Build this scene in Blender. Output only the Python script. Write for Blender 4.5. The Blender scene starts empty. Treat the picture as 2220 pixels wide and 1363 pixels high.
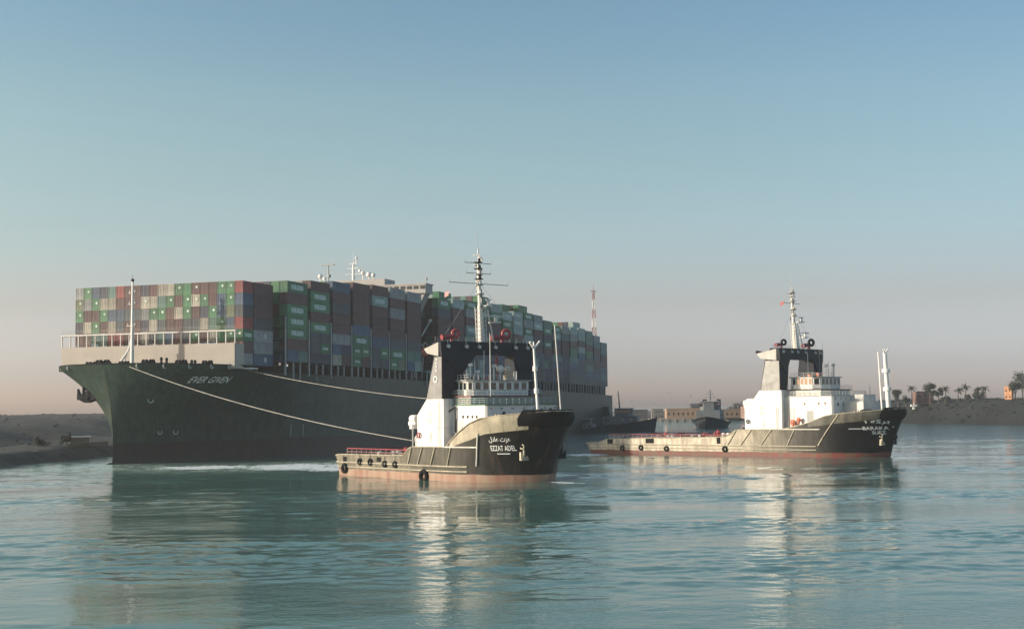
import bpy, math, random
from mathutils import Vector, Matrix
C = bpy.context.scene
R = math.radians
random.seed(7)

# ------------------------------------------------------------------ camera
F_PX, IMG_W, IMG_H, CAM_H = 2900.0, 2220.0, 1363.0, 13.5
PITCH = math.atan((882.0 - 681.5) / F_PX)
ROLL = R(0.7)
cam_d = bpy.data.cameras.new("camera")
cam_d.sensor_width = 36.0
cam_d.lens = 36.0 * F_PX / IMG_W
cam_d.clip_start = 1.0
cam_d.clip_end = 30000.0
cam = bpy.data.objects.new("camera", cam_d)
C.collection.objects.link(cam)
cam.matrix_world = (Matrix.Translation((0, 0, CAM_H)) @ Matrix.Rotation(R(90) + PITCH, 4, 'X')
                    @ Matrix.Rotation(-ROLL, 4, 'Z'))
C.camera = cam

# ------------------------------------------------------------------ light
SUN_EL, SUN_AZ = R(13.0), R(-101.0)      # azimuth clockwise from the view direction (+Y)
world = bpy.data.worlds.new("World")
C.world = world
world.use_nodes = True
wn = world.node_tree
wn.nodes.clear()
def wnode(t, **k):
    n = wn.nodes.new(t)
    for a, v in k.items():
        setattr(n, a, v)
    return n
w_out = wnode('ShaderNodeOutputWorld')
w_bg = wnode('ShaderNodeBackground')
w_sky = wnode('ShaderNodeTexSky', sky_type='NISHITA', sun_disc=False, sun_elevation=SUN_EL,
              sun_rotation=SUN_AZ, air_density=1.0, dust_density=1.6, ozone_density=1.6)
w_bg.inputs['Strength'].default_value = 0.15
# dusty evening air: a colour tint of the sky by elevation above the horizon
w_geo = wnode('ShaderNodeTexCoord')
w_sep = wnode('ShaderNodeSeparateXYZ')
w_ramp = wnode('ShaderNodeValToRGB')
w_mul = wnode('ShaderNodeMix', data_type='RGBA', blend_type='MULTIPLY', clamp_result=False)
w_mul.inputs[0].default_value = 1.0
wn.links.new(w_geo.outputs['Generated'], w_sep.inputs[0])
wn.links.new(w_sep.outputs['Z'], w_ramp.inputs[0])
wn.links.new(w_sky.outputs[0], w_mul.inputs[6])
wn.links.new(w_ramp.outputs[0], w_mul.inputs[7])
# dusty glow towards the sun, greyer sky away from it
w_az = wnode('ShaderNodeMapRange')
w_az.inputs[1].default_value = -0.36
w_az.inputs[2].default_value = 0.36
w_side = wnode('ShaderNodeMix', data_type='RGBA')
w_side.inputs[6].default_value = (1.04, 1.03, 0.98, 1)
w_side.inputs[7].default_value = (0.86, 0.89, 0.92, 1)
w_mul2 = wnode('ShaderNodeMix', data_type='RGBA', blend_type='MULTIPLY')
w_mul2.inputs[0].default_value = 1.0
wn.links.new(w_sep.outputs['X'], w_az.inputs[0])
wn.links.new(w_az.outputs[0], w_side.inputs[0])
wn.links.new(w_mul.outputs[2], w_mul2.inputs[6])
wn.links.new(w_side.outputs[2], w_mul2.inputs[7])
w_map = wnode('ShaderNodeMapping')
w_map.inputs['Scale'].default_value = (1.6, 1.6, 9.0)
w_noi = wnode('ShaderNodeTexNoise')
w_noi.inputs['Scale'].default_value = 1.4
w_noi.inputs['Detail'].default_value = 5
w_nr = wnode('ShaderNodeMapRange')
w_nr.inputs[1].default_value = 0.3
w_nr.inputs[2].default_value = 0.7
w_nr.inputs[3].default_value = 0.975
w_nr.inputs[4].default_value = 1.025
w_sc = wnode('ShaderNodeVectorMath', operation='SCALE')
wn.links.new(w_geo.outputs['Generated'], w_map.inputs[0])
wn.links.new(w_map.outputs[0], w_noi.inputs['Vector'])
wn.links.new(w_noi.outputs['Fac'], w_nr.inputs[0])
wn.links.new(w_mul2.outputs[2], w_sc.inputs[0])
wn.links.new(w_nr.outputs[0], w_sc.inputs['Scale'])
wn.links.new(w_sc.outputs[0], w_bg.inputs['Color'])
wn.links.new(w_bg.outputs[0], w_out.inputs[0])
SKY_TINT = [(0.0, (1.677, 1.471, 1.978)), (0.007, (1.677, 1.471, 1.978)), (0.027, (1.172, 1.137, 1.687)), (0.076, (0.985, 0.843, 0.962)), (0.125, (0.955, 0.94, 0.947)), (0.174, (0.951, 0.974, 0.904)), (0.222, (0.944, 0.991, 0.911)), (0.28, (0.826, 0.95, 0.931)), (0.45, (0.826, 0.95, 0.931)), (1.0, (0.743, 0.854, 0.839))]
cr = w_ramp.color_ramp
while len(cr.elements) < len(SKY_TINT):
    cr.elements.new(0.5)
for e, (p, c) in zip(cr.elements, SKY_TINT):
    e.position = p
    e.color = (*c, 1)

sun_d = bpy.data.lights.new("sun", 'SUN')
sun_d.energy = 4.2
sun_d.angle = R(0.6)
sun_d.color = (1.0, 0.88, 0.73)
sun = bpy.data.objects.new("sun", sun_d)
C.collection.objects.link(sun)
sdir = Vector((math.sin(SUN_AZ) * math.cos(SUN_EL), math.cos(SUN_AZ) * math.cos(SUN_EL), math.sin(SUN_EL)))
sun.rotation_euler = sdir.to_track_quat('Z', 'Y').to_euler()

C.view_settings.view_transform = 'Standard'
C.view_settings.look = 'None'
C.view_settings.exposure = 0.42
C.view_settings.gamma = 1.0
C.cycles.max_bounces = 6
C.cycles.volume_bounces = 0
C.cycles.use_denoising = True

# ------------------------------------------------------------------ helpers
class MB:
    """collects shapes in local coordinates and links them as one mesh object"""
    def __init__(self):
        self.v, self.f, self.m, self.s = [], [], [], []
    def add(self, vs, fs, mi=0, smooth=False):
        o = len(self.v)
        self.v += [tuple(p) for p in vs]
        for f in fs:
            self.f.append(tuple(i + o for i in f))
            self.m.append(mi)
            self.s.append(smooth)
        return self
    def box(self, x0, x1, y0, y1, z0, z1, mi=0, M=None):
        vs = [(x, y, z) for z in (z0, z1) for y in (y0, y1) for x in (x0, x1)]
        if M is not None:
            vs = [M @ Vector(p) for p in vs]
        return self.add(vs, [(0, 2, 3, 1), (4, 5, 7, 6), (0, 1, 5, 4), (2, 6, 7, 3), (0, 4, 6, 2), (1, 3, 7, 5)], mi)
    def prism(self, poly, ax, c0, c1, mi=0):
        """polygon in the two remaining axes, extruded along ax"""
        def P(u, v, c):
            return {'x': (c, u, v), 'y': (u, c, v), 'z': (u, v, c)}[ax]
        n = len(poly)
        vs = [P(u, v, c0) for u, v in poly] + [P(u, v, c1) for u, v in poly]
        fs = [tuple(range(n))[::-1], tuple(range(n, 2 * n))]
        fs += [(i, (i + 1) % n, n + (i + 1) % n, n + i) for i in range(n)]
        return self.add(vs, fs, mi)
    def tube(self, p0, p1, r0, r1=None, n=8, mi=0):
        r1 = r0 if r1 is None else r1
        p0, p1 = Vector(p0), Vector(p1)
        d = (p1 - p0)
        if d.length < 1e-6:
            return self
        q = d.normalized().to_track_quat('Z', 'Y')
        ring = [q @ Vector((math.cos(2 * math.pi * i / n), math.sin(2 * math.pi * i / n), 0)) for i in range(n)]
        vs = [p0 + c * r0 for c in ring] + [p1 + c * r1 for c in ring]
        self.add(vs, [(i, (i + 1) % n, n + (i + 1) % n, n + i) for i in range(n)], mi, True)
        self.add(vs[:n], [tuple(range(n))[::-1]], mi)
        return self.add(vs[n:], [tuple(range(n))], mi)
    def path(self, pts, r, n=6, mi=0):
        for a, b in zip(pts[:-1], pts[1:]):
            self.tube(a, b, r, r, n, mi)
        return self
    def ball(self, c, rx, ry=None, rz=None, n=12, k=8, mi=0):
        ry = rx if ry is None else ry
        rz = rx if rz is None else rz
        vs, fs = [], []
        for j in range(k + 1):
            t = math.pi * j / k
            for i in range(n):
                a = 2 * math.pi * i / n
                vs.append((c[0] + rx * math.sin(t) * math.cos(a), c[1] + ry * math.sin(t) * math.sin(a), c[2] + rz * math.cos(t)))
        for j in range(k):
            for i in range(n):
                fs.append((j * n + i, (j + 1) * n + i, (j + 1) * n + (i + 1) % n, j * n + (i + 1) % n))
        return self.add(vs, fs, mi, True)
    def torus(self, c, axis, R0, r0, n=18, k=8, mi=0):
        q = Vector(axis).normalized().to_track_quat('Z', 'Y')
        c = Vector(c)
        vs, fs = [], []
        for i in range(n):
            a = 2 * math.pi * i / n
            for j in range(k):
                b = 2 * math.pi * j / k
                vs.append(c + q @ Vector(((R0 + r0 * math.cos(b)) * math.cos(a), (R0 + r0 * math.cos(b)) * math.sin(a), r0 * math.sin(b))))
        for i in range(n):
            for j in range(k):
                fs.append((i * k + j, ((i + 1) % n) * k + j, ((i + 1) % n) * k + (j + 1) % k, i * k + (j + 1) % k))
        return self.add(vs, fs, mi, True)
    def grid(self, rows, mi=0, smooth=True, flip=False):
        n = len(rows[0])
        vs = [p for r in rows for p in r]
        fs = []
        for j in range(len(rows) - 1):
            for i in range(n - 1):
                q = (j * n + i, j * n + i + 1, (j + 1) * n + i + 1, (j + 1) * n + i)
                fs.append(q[::-1] if flip else q)
        return self.add(vs, fs, mi, smooth)
    def build(self, name, mats, parent=None):
        me = bpy.data.meshes.new(name)
        me.from_pydata([tuple(p) for p in self.v], [], self.f)
        for m in (mats if isinstance(mats, (list, tuple)) else [mats]):
            me.materials.append(m)
        me.polygons.foreach_set('material_index', self.m)
        me.polygons.foreach_set('use_smooth', self.s)
        me.update()
        o = bpy.data.objects.new(name, me)
        C.collection.objects.link(o)
        if parent is not None:
            o.parent = parent
        return o

def tag(o, label=None, cat=None, group=None, kind=None):
    if label: o['label'] = label
    if cat: o['category'] = cat
    if group: o['group'] = group
    if kind: o['kind'] = kind
    return o

def empty(name, loc=(0, 0, 0), rz=0.0):
    o = bpy.data.objects.new(name, None)
    C.collection.objects.link(o)
    o.location = loc
    o.rotation_euler = (0, 0, rz)
    return o

def interp(x, tab):
    if x <= tab[0][0]: return tab[0][1]
    for (x0, y0), (x1, y1) in zip(tab[:-1], tab[1:]):
        if x <= x1:
            return y0 + (y1 - y0) * (x - x0) / (x1 - x0)
    return tab[-1][1]

def text_mesh(body, size, shear=0.0, bold=0.0):
    cu = bpy.data.curves.new("lettering", 'FONT')
    cu.body = body
    cu.size = size
    cu.shear = shear
    cu.offset = bold
    cu.align_x = 'LEFT'
    cu.resolution_u = 2
    ob = bpy.data.objects.new("lettering", cu)
    C.collection.objects.link(ob)
    dg = bpy.context.evaluated_depsgraph_get()
    dg.update()
    me = bpy.data.meshes.new_from_object(ob.evaluated_get(dg))
    vs = [v.co.copy() for v in me.vertices]
    fs = [tuple(p.vertices) for p in me.polygons]
    bpy.data.objects.remove(ob)
    bpy.data.curves.remove(cu)
    bpy.data.meshes.remove(me)
    return vs, fs

# ------------------------------------------------------------------ materials
def mat(name, color, rough=0.6, metal=0.0, var=0.25, scale=0.5, streak=0.0, streak_col=(0.2, 0.1, 0.05),
        bump=0.0, spec=0.5, rnd=0.0, coord='Object', sscale=1.0):
    m = bpy.data.materials.new(name)
    m.use_nodes = True
    nt = m.node_tree
    N, L = nt.nodes, nt.links
    b = N['Principled BSDF']
    b.inputs['Roughness'].default_value = rough
    b.inputs['Metallic'].default_value = metal
    b.inputs['Specular IOR Level'].default_value = spec
    tc = N.new('ShaderNodeTexCoord')
    no = N.new('ShaderNodeTexNoise')
    no.inputs['Scale'].default_value = scale
    no.inputs['Detail'].default_value = 6
    L.new(tc.outputs[coord], no.inputs['Vector'])
    mr = N.new('ShaderNodeMapRange')
    mr.inputs[1].default_value = 0.3
    mr.inputs[2].default_value = 0.7
    mr.inputs[3].default_value = 1 - var
    mr.inputs[4].default_value = 1 + var
    L.new(no.outputs['Fac'], mr.inputs[0])
    fac = mr.outputs[0]
    if rnd:
        oi = N.new('ShaderNodeObjectInfo')
        r2 = N.new('ShaderNodeMapRange')
        r2.inputs[3].default_value = 1 - rnd
        r2.inputs[4].default_value = 1 + rnd
        L.new(oi.outputs['Random'], r2.inputs[0])
        mm = N.new('ShaderNodeMath'); mm.operation = 'MULTIPLY'
        L.new(fac, mm.inputs[0]); L.new(r2.outputs[0], mm.inputs[1])
        fac = mm.outputs[0]
    vm = N.new('ShaderNodeVectorMath'); vm.operation = 'SCALE'
    vm.inputs[0].default_value = color
    L.new(fac, vm.inputs['Scale'])
    out = vm.outputs[0]
    if streak:
        mp = N.new('ShaderNodeMapping')
        mp.inputs['Scale'].default_value = (1.6 * sscale, 1.6 * sscale, 0.12 * sscale)
        L.new(tc.outputs[coord], mp.inputs[0])
        n2 = N.new('ShaderNodeTexNoise'); n2.inputs['Scale'].default_value = 1.0; n2.inputs['Detail'].default_value = 5
        L.new(mp.outputs[0], n2.inputs['Vector'])
        m2 = N.new('ShaderNodeMapRange')
        m2.inputs[1].default_value = 0.52; m2.inputs[2].default_value = 0.72
        m2.inputs[3].default_value = 0.0; m2.inputs[4].default_value = streak
        L.new(n2.outputs['Fac'], m2.inputs[0])
        mx = N.new('ShaderNodeMix'); mx.data_type = 'RGBA'
        L.new(m2.outputs[0], mx.inputs[0]); L.new(out, mx.inputs[6])
        mx.inputs[7].default_value = (*streak_col, 1)
        out = mx.outputs[2]
    L.new(out, b.inputs['Base Color'])
    if bump:
        bp = N.new('ShaderNodeBump'); bp.inputs['Strength'].default_value = bump
        n3 = N.new('ShaderNodeTexNoise'); n3.inputs['Scale'].default_value = scale * 4; n3.inputs['Detail'].default_value = 4
        L.new(tc.outputs[coord], n3.inputs['Vector'])
        L.new(n3.outputs['Fac'], bp.inputs['Height']); L.new(bp.outputs[0], b.inputs['Normal'])
    return m

def ramp_hull(name, low, splits, rough=0.45, wl=2.0, top_streak=0.35, plate=(3.2, 1.5)):
    """ship side: colour by height at the boot top, by length elsewhere, with rust and scuffs.
    low = boot-top colour, splits = [(x_local, colour)] along the hull"""
    m = bpy.data.materials.new(name)
    m.use_nodes = True
    nt = m.node_tree; N, L = nt.nodes, nt.links
    b = N['Principled BSDF']; b.inputs['Roughness'].default_value = rough; b.inputs['Specular IOR Level'].default_value = 0.25
    tc = N.new('ShaderNodeTexCoord'); sp = N.new('ShaderNodeSeparateXYZ')
    L.new(tc.outputs['Object'], sp.inputs[0])
    n0 = N.new('ShaderNodeTexNoise'); n0.inputs['Scale'].default_value = 0.22; n0.inputs['Detail'].default_value = 7
    L.new(tc.outputs['Object'], n0.inputs['Vector'])
    x0, x1 = splits[0][0], splits[-1][0]
    ad = N.new('ShaderNodeMath'); ad.operation = 'MULTIPLY_ADD'
    ad.inputs[1].default_value = 10.0; ad.inputs[2].default_value = -5.0
    L.new(n0.outputs['Fac'], ad.inputs[0])
    a2 = N.new('ShaderNodeMath'); a2.operation = 'ADD'
    L.new(ad.outputs[0], a2.inputs[0]); L.new(sp.outputs['X'], a2.inputs[1])
    mr = N.new('ShaderNodeMapRange'); mr.inputs[1].default_value = x0; mr.inputs[2].default_value = x1
    L.new(a2.outputs[0], mr.inputs[0])
    rp = N.new('ShaderNodeValToRGB'); cr = rp.color_ramp
    while len(cr.elements) < len(splits): cr.elements.new(0.5)
    for e, (p, c) in zip(cr.elements, splits):
        e.position = (p - x0) / (x1 - x0); e.color = (*c, 1)
    L.new(mr.outputs[0], rp.inputs[0])
    # scuffs
    mp = N.new('ShaderNodeMapping'); mp.inputs['Scale'].default_value = (0.9, 0.9, 0.25)
    L.new(tc.outputs['Object'], mp.inputs[0])
    n1 = N.new('ShaderNodeTexNoise'); n1.inputs['Scale'].default_value = 1.0; n1.inputs['Detail'].default_value = 8; n1.inputs['Roughness'].default_value = 0.65
    L.new(mp.outputs[0], n1.inputs['Vector'])
    m1 = N.new('ShaderNodeMapRange'); m1.inputs[1].default_value = 0.35; m1.inputs[2].default_value = 0.65
    m1.inputs[3].default_value = 0.62; m1.inputs[4].default_value = 1.3
    L.new(n1.outputs['Fac'], m1.inputs[0])
    pv = N.new('ShaderNodeVectorMath'); pv.operation = 'DIVIDE'; pv.inputs[1].default_value = (plate[0], 400.0, plate[1])
    L.new(tc.outputs['Object'], pv.inputs[0])
    pf = N.new('ShaderNodeVectorMath'); pf.operation = 'FLOOR'; L.new(pv.outputs[0], pf.inputs[0])
    pw = N.new('ShaderNodeTexWhiteNoise'); pw.noise_dimensions = '3D'; L.new(pf.outputs[0], pw.inputs['Vector'])
    pm = N.new('ShaderNodeMapRange'); pm.inputs[3].default_value = 0.84; pm.inputs[4].default_value = 1.16
    L.new(pw.outputs['Value'], pm.inputs[0])
    pu = N.new('ShaderNodeMath'); pu.operation = 'MULTIPLY'; L.new(pm.outputs[0], pu.inputs[0]); L.new(m1.outputs[0], pu.inputs[1])
    sc = N.new('ShaderNodeVectorMath'); sc.operation = 'SCALE'
    L.new(rp.outputs[0], sc.inputs[0]); L.new(pu.outputs[0], sc.inputs['Scale'])
    bpn = N.new('ShaderNodeBump'); bpn.inputs['Strength'].default_value = 0.25; bpn.inputs['Distance'].default_value = 0.12
    L.new(n1.outputs['Fac'], bpn.inputs['Height']); L.new(bpn.outputs[0], b.inputs['Normal'])
    # rust runs
    n2 = N.new('ShaderNodeTexNoise'); n2.inputs['Scale'].default_value = 0.9; n2.inputs['Detail'].default_value = 9; n2.inputs['Roughness'].default_value = 0.7
    mp2 = N.new('ShaderNodeMapping'); mp2.inputs['Scale'].default_value = (0.7, 0.7, 0.16)
    L.new(tc.outputs['Object'], mp2.inputs[0]); L.new(mp2.outputs[0], n2.inputs['Vector'])
    m2 = N.new('ShaderNodeMapRange'); m2.inputs[1].default_value = 0.56; m2.inputs[2].default_value = 0.70
    m2.inputs[4].default_value = top_streak
    L.new(n2.outputs['Fac'], m2.inputs[0])
    mx = N.new('ShaderNodeMix'); mx.data_type = 'RGBA'
    mx.inputs[7].default_value = (0.16, 0.09, 0.05, 1)
    L.new(m2.outputs[0], mx.inputs[0]); L.new(sc.outputs[0], mx.inputs[6])
    # boot top
    n3 = N.new('ShaderNodeTexNoise'); n3.inputs['Scale'].default_value = 0.7; n3.inputs['Detail'].default_value = 5
    L.new(mp.outputs[0], n3.inputs['Vector'])
    lo = N.new('ShaderNodeValToRGB')
    lo.color_ramp.elements[0].position = 0.38; lo.color_ramp.elements[0].color = (*low[0], 1)
    lo.color_ramp.elements[1].position = 0.62; lo.color_ramp.elements[1].color = (*low[1], 1)
    L.new(n3.outputs['Fac'], lo.inputs[0])
    zz = N.new('ShaderNodeMath'); zz.operation = 'MULTIPLY_ADD'; zz.inputs[1].default_value = 0.5; zz.inputs[2].default_value = wl - 0.25
    L.new(n0.outputs['Fac'], zz.inputs[0])
    lt = N.new('ShaderNodeMath'); lt.operation = 'LESS_THAN'
    L.new(sp.outputs['Z'], lt.inputs[0]); L.new(zz.outputs[0], lt.inputs[1])
    my = N.new('ShaderNodeMix'); my.data_type = 'RGBA'
    L.new(lt.outputs[0], my.inputs[0]); L.new(mx.outputs[2], my.inputs[6]); L.new(lo.outputs[0], my.inputs[7])
    L.new(my.outputs[2], b.inputs['Base Color'])
    return m

M = {}
M['white'] = mat('white_paint', (0.80, 0.78, 0.74), 0.5, var=0.08, scale=0.35, streak=0.30, streak_col=(0.45, 0.34, 0.22))
M['offwhite'] = mat('offwhite_paint', (0.62, 0.60, 0.56), 0.5, var=0.1, streak=0.35, streak_col=(0.35, 0.27, 0.18))
M['beige'] = mat('beige_paint', (0.36, 0.33, 0.285), 0.6, var=0.08, scale=0.2, streak=0.15, streak_col=(0.3, 0.24, 0.17))
M['band'] = mat('weathered_bulwark_paint', (0.42, 0.37, 0.27), 0.6, var=0.25, scale=0.5, streak=0.5, streak_col=(0.16, 0.12, 0.08))
M['band_dark'] = mat('dark_bulwark_paint', (0.10, 0.095, 0.075), 0.6, var=0.3, scale=0.5, streak=0.4, streak_col=(0.25, 0.2, 0.13))
M['grey'] = mat('grey_paint', (0.33, 0.34, 0.33), 0.55, var=0.12, streak=0.3, streak_col=(0.18, 0.15, 0.12))
M['panel_grey'] = mat('leg_panel_grey_paint', (0.21, 0.21, 0.205), 0.5, var=0.2, streak=0.5, streak_col=(0.12, 0.11, 0.10))
M['panel_pale'] = mat('leg_panel_pale_paint', (0.30, 0.295, 0.28), 0.5, var=0.3, streak=0.6, streak_col=(0.15, 0.14, 0.12))
M['silver'] = mat('silver_grey_paint', (0.34, 0.335, 0.31), 0.45, var=0.15, streak=0.4, streak_col=(0.22, 0.2, 0.17))
M['navy'] = mat('navy_paint', (0.014, 0.018, 0.027), 0.6, var=0.2, spec=0.25)
M['dark'] = mat('dark_steel', (0.018, 0.019, 0.022), 0.8, var=0.3, spec=0.12)
M['black'] = mat('black_rubber', (0.007, 0.007, 0.007), 0.8, var=0.3, spec=0.2)
M['red'] = mat('red_paint', (0.30, 0.045, 0.05), 0.45, var=0.2)
M['maroon'] = mat('dark_red_paint', (0.16, 0.03, 0.04), 0.5, var=0.25)
M['orange'] = mat('orange_paint', (0.55, 0.13, 0.05), 0.5, var=0.2)
M['glass'] = mat('window_glass', (0.012, 0.016, 0.018), 0.08, var=0.1, spec=0.8)
M['trim'] = mat('worn_white_trim', (0.6, 0.57, 0.5), 0.55, var=0.2)
M['letter'] = mat('white_lettering_paint', (0.8, 0.8, 0.78), 0.5, var=0.05)
M['green_letter'] = mat('pale_green_lettering', (0.62, 0.74, 0.67), 0.5, var=0.1)
M['deck'] = mat('deck_paint', (0.10, 0.085, 0.07), 0.8, var=0.3)
M['rope'] = mat('tow_rope_fibre', (0.30, 0.29, 0.26), 0.8, var=0.2)
M['green'] = mat('green_gear_paint', (0.03, 0.16, 0.09), 0.5)
M['teal'] = mat('pale_teal_paint', (0.28, 0.38, 0.36), 0.5)

# ------------------------------------------------------------------ water
def P_ship(s, t, z=0.0):
    return Vector((-63.4 + math.sin(TH) * s + math.cos(TH) * t, 377 + math.cos(TH) * s - math.sin(TH) * t, z))
TH = R(18.7)

def make_water():
    m = bpy.data.materials.new('canal_water')
    m.use_nodes = True
    nt = m.node_tree; N, L = nt.nodes, nt.links
    b = N['Principled BSDF']
    b.inputs['Base Color'].default_value = (0.086, 0.182, 0.152, 1)
    b.inputs['Roughness'].default_value = 0.06
    b.inputs['IOR'].default_value = 1.333
    tc = N.new('ShaderNodeTexCoord')
    def noise(scale, sx, sy, detail=3, rough=0.5, dist=0.0, rot=0.0):
        mp = N.new('ShaderNodeMapping')
        mp.inputs['Scale'].default_value = (sx, sy, 1)
        mp.inputs['Rotation'].default_value = (0, 0, rot)
        L.new(tc.outputs['Object'], mp.inputs[0])
        n = N.new('ShaderNodeTexNoise'); n.noise_dimensions = '2D' if False else '3D'
        n.inputs['Scale'].default_value = scale; n.inputs['Detail'].default_value = detail
        n.inputs['Roughness'].default_value = rough; n.inputs['Distortion'].default_value = dist
        L.new(mp.outputs[0], n.inputs['Vector'])
        return n.outputs['Fac']
    def rng(x, a, bb, c, d):
        r = N.new('ShaderNodeMapRange'); r.interpolation_type = 'SMOOTHSTEP'
        for i, v in zip((1, 2, 3, 4), (a, bb, c, d)): r.inputs[i].default_value = v
        L.new(x, r.inputs[0]); return r.outputs[0]
    def math_(op, a, bb):
        n = N.new('ShaderNodeMath'); n.operation = op
        for i, v in enumerate((a, bb)):
            if isinstance(v, (int, float)): n.inputs[i].default_value = v
            else: L.new(v, n.inputs[i])
        return n.outputs[0]
    patch = rng(noise(0.022, 0.6, 1.5, 3, 0.6, 0.6), 0.36, 0.64, 0.22, 1.0)
    fine = noise(1.3, 0.8, 1.3, 3, 0.6, 0.3)
    mid = noise(0.36, 0.75, 1.35, 3, 0.55, 0.4, 0.2)
    swell = noise(0.085, 0.7, 1.3, 2, 0.5, 0.5, -0.25)
    h = math_('ADD', math_('MULTIPLY', fine, 0.05), math_('MULTIPLY', noise(4.0, 0.8, 1.2, 2, 0.5), 0.010))
    h = math_('MULTIPLY', h, patch)
    # beyond the modelled waves the ripples are carried by the surface normal
    sy = N.new('ShaderNodeSeparateXYZ'); L.new(tc.outputs['Object'], sy.inputs[0])
    farw = rng(sy.outputs['Y'], 330.0, 600.0, 0.0, 1.0)
    h = math_('ADD', h, math_('MULTIPLY', farw, math_('ADD', math_('MULTIPLY', mid, 0.55), math_('MULTIPLY', swell, 0.6))))
    bp = N.new('ShaderNodeBump'); bp.inputs['Strength'].default_value = 1.0; bp.inputs['Distance'].default_value = 1.0
    L.new(h, bp.inputs['Height']); L.new(bp.outputs[0], b.inputs['Normal'])
    # churned wake water: soft elliptical patches in world metres
    def ell(cx, cy, ang, rx, ry):
        mp = N.new('ShaderNodeMapping'); mp.vector_type = 'TEXTURE'
        mp.inputs['Location'].default_value = (cx, cy, 0); mp.inputs['Rotation'].default_value = (0, 0, ang)
        mp.inputs['Scale'].default_value = (rx, ry, 1)
        L.new(tc.outputs['Object'], mp.inputs[0])
        ln = N.new('ShaderNodeVectorMath'); ln.operation = 'LENGTH'
        L.new(mp.outputs[0], ln.inputs[0])
        return rng(ln.outputs['Value'], 0.15, 1.0, 1.0, 0.0)
    def maxof(lst):
        r = lst[0]
        for x in lst[1:]: r = math_('MAXIMUM', r, x)
        return r
    foam = maxof([ell(*e) for e in FOAM])
    churn = maxof([ell(*e) for e in CHURN])
    fn = noise(0.55, 1.3, 0.5, 9, 0.75, 0.8)
    fm = rng(math_('ADD', math_('MULTIPLY', fn, 1.0), math_('MULTIPLY', foam, 0.42)), 0.75, 0.90, 0.0, 1.0)
    fm = math_('MULTIPLY', fm, rng(foam, 0.02, 0.35, 0.0, 1.0))
    cn = noise(0.3, 0.9, 0.5, 7, 0.7, 0.8)
    cm = math_('MULTIPLY', rng(cn, 0.40, 0.58, 0.30, 1.0), churn)
    mx = N.new('ShaderNodeMix'); mx.data_type = 'RGBA'
    mx.inputs[6].default_value = b.inputs['Base Color'].default_value
    mx.inputs[7].default_value = (0.46, 0.58, 0.46, 1)
    L.new(cm, mx.inputs[0])
    m2 = N.new('ShaderNodeMix'); m2.data_type = 'RGBA'
    m2.inputs[7].default_value = (0.82, 0.84, 0.82, 1)
    L.new(fm, m2.inputs[0]); L.new(mx.outputs[2], m2.inputs[6])
    L.new(m2.outputs[2], b.inputs['Base Color'])
    ro = math_('ADD', math_('MULTIPLY', fm, 0.6), math_('ADD', math_('MULTIPLY', cm, 0.25), 0.03))
    L.new(ro, b.inputs['Roughness'])
    import numpy as np
    rg = np.random.default_rng(5)
    y = [58.0]
    while y[-1] < 620: y.append(y[-1] + max(0.36, 0.36 * (y[-1] / 110.0) ** 1.25))
    y = np.array(y); ncol = 560
    hw = 95 + (y - 58) * 0.42
    u = np.linspace(-1, 1, ncol)
    Y = np.repeat(y[:, None], ncol, 1)
    X = u[None, :] * hw[:, None]
    def waves(n, l0, l1, seed, main, spread, slope):
        r_ = np.random.default_rng(seed)
        lam = np.exp(r_.uniform(math.log(l0), math.log(l1), n))
        th = main + r_.normal(0, spread, n)
        ph = r_.uniform(0, 2 * math.pi, n)
        k = 2 * math.pi / lam
        a = slope * math.sqrt(2.0 / n) / k
        z = np.zeros_like(X)
        for i in range(n):
            z += a[i] * np.sin(k[i] * (X * math.cos(th[i]) + Y * math.sin(th[i])) + ph[i])
        return z
    cell = np.repeat(np.gradient(y)[:, None], ncol, 1)
    p_ = waves(14, 28, 90, 3, 1.3, 0.5, 1.0)
    p_ = p_ / p_.std()
    patch_g = np.clip(0.62 + 0.42 * p_, 0.12, 1.5)
    Z = patch_g * (waves(26, 1.3, 2.6, 11, 1.45, 0.75, WAVE[0]) * np.clip(1.6 - cell * 1.1, 0, 1)
                   + waves(26, 2.6, 5.5, 12, 1.7, 0.6, WAVE[1]) * np.clip(1.5 - cell * 0.45, 0, 1)
                   + waves(18, 5.5, 11, 13, 1.3, 0.5, WAVE[2])) + waves(12, 12, 30, 14, 1.6, 0.5, WAVE[3])
    # a spreading wash behind the tugs
    edge = np.clip(np.minimum(np.minimum((Y - 58) / 6, (620 - Y) / 150), (1 - np.abs(X) / hw[:, None]) * 12), 0, 1)
    Z *= edge
    nr = len(y)
    co = np.stack([X, Y, Z], -1).reshape(-1, 3)
    idx = np.arange(nr * ncol).reshape(nr, ncol)
    f = np.stack([idx[:-1, :-1], idx[:-1, 1:], idx[1:, 1:], idx[1:, :-1]], -1).reshape(-1, 4)
    nv = len(co)
    x0_, x1_ = float(hw[0]), float(hw[-1]); y1_ = float(y[-1])
    ext = [(-4000, -300), (5000, -300), (5000, 9000), (-4000, 9000), (-4000, 58), (5000, 58), (-4000, y1_), (5000, y1_)]
    co = np.vstack([co, np.array([(a, b, 0.0) for a, b in ext])])
    A, B_, C_, D_ = int(idx[0, 0]), int(idx[0, -1]), int(idx[-1, -1]), int(idx[-1, 0])
    e = [nv + i for i in range(8)]
    faces = f.tolist()
    faces += [[e[0], e[1], e[5]] + [int(v) for v in idx[0, ::-1]] + [e[4]]]
    faces += [[e[6]] + [int(v) for v in idx[-1, :]] + [e[7], e[2], e[3]]]
    faces += [[e[4]] + [int(v) for v in idx[:, 0]] + [e[6]]]
    faces += [[e[5], e[7]] + [int(v) for v in idx[::-1, -1]]]
    me = bpy.data.meshes.new('water')
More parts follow.
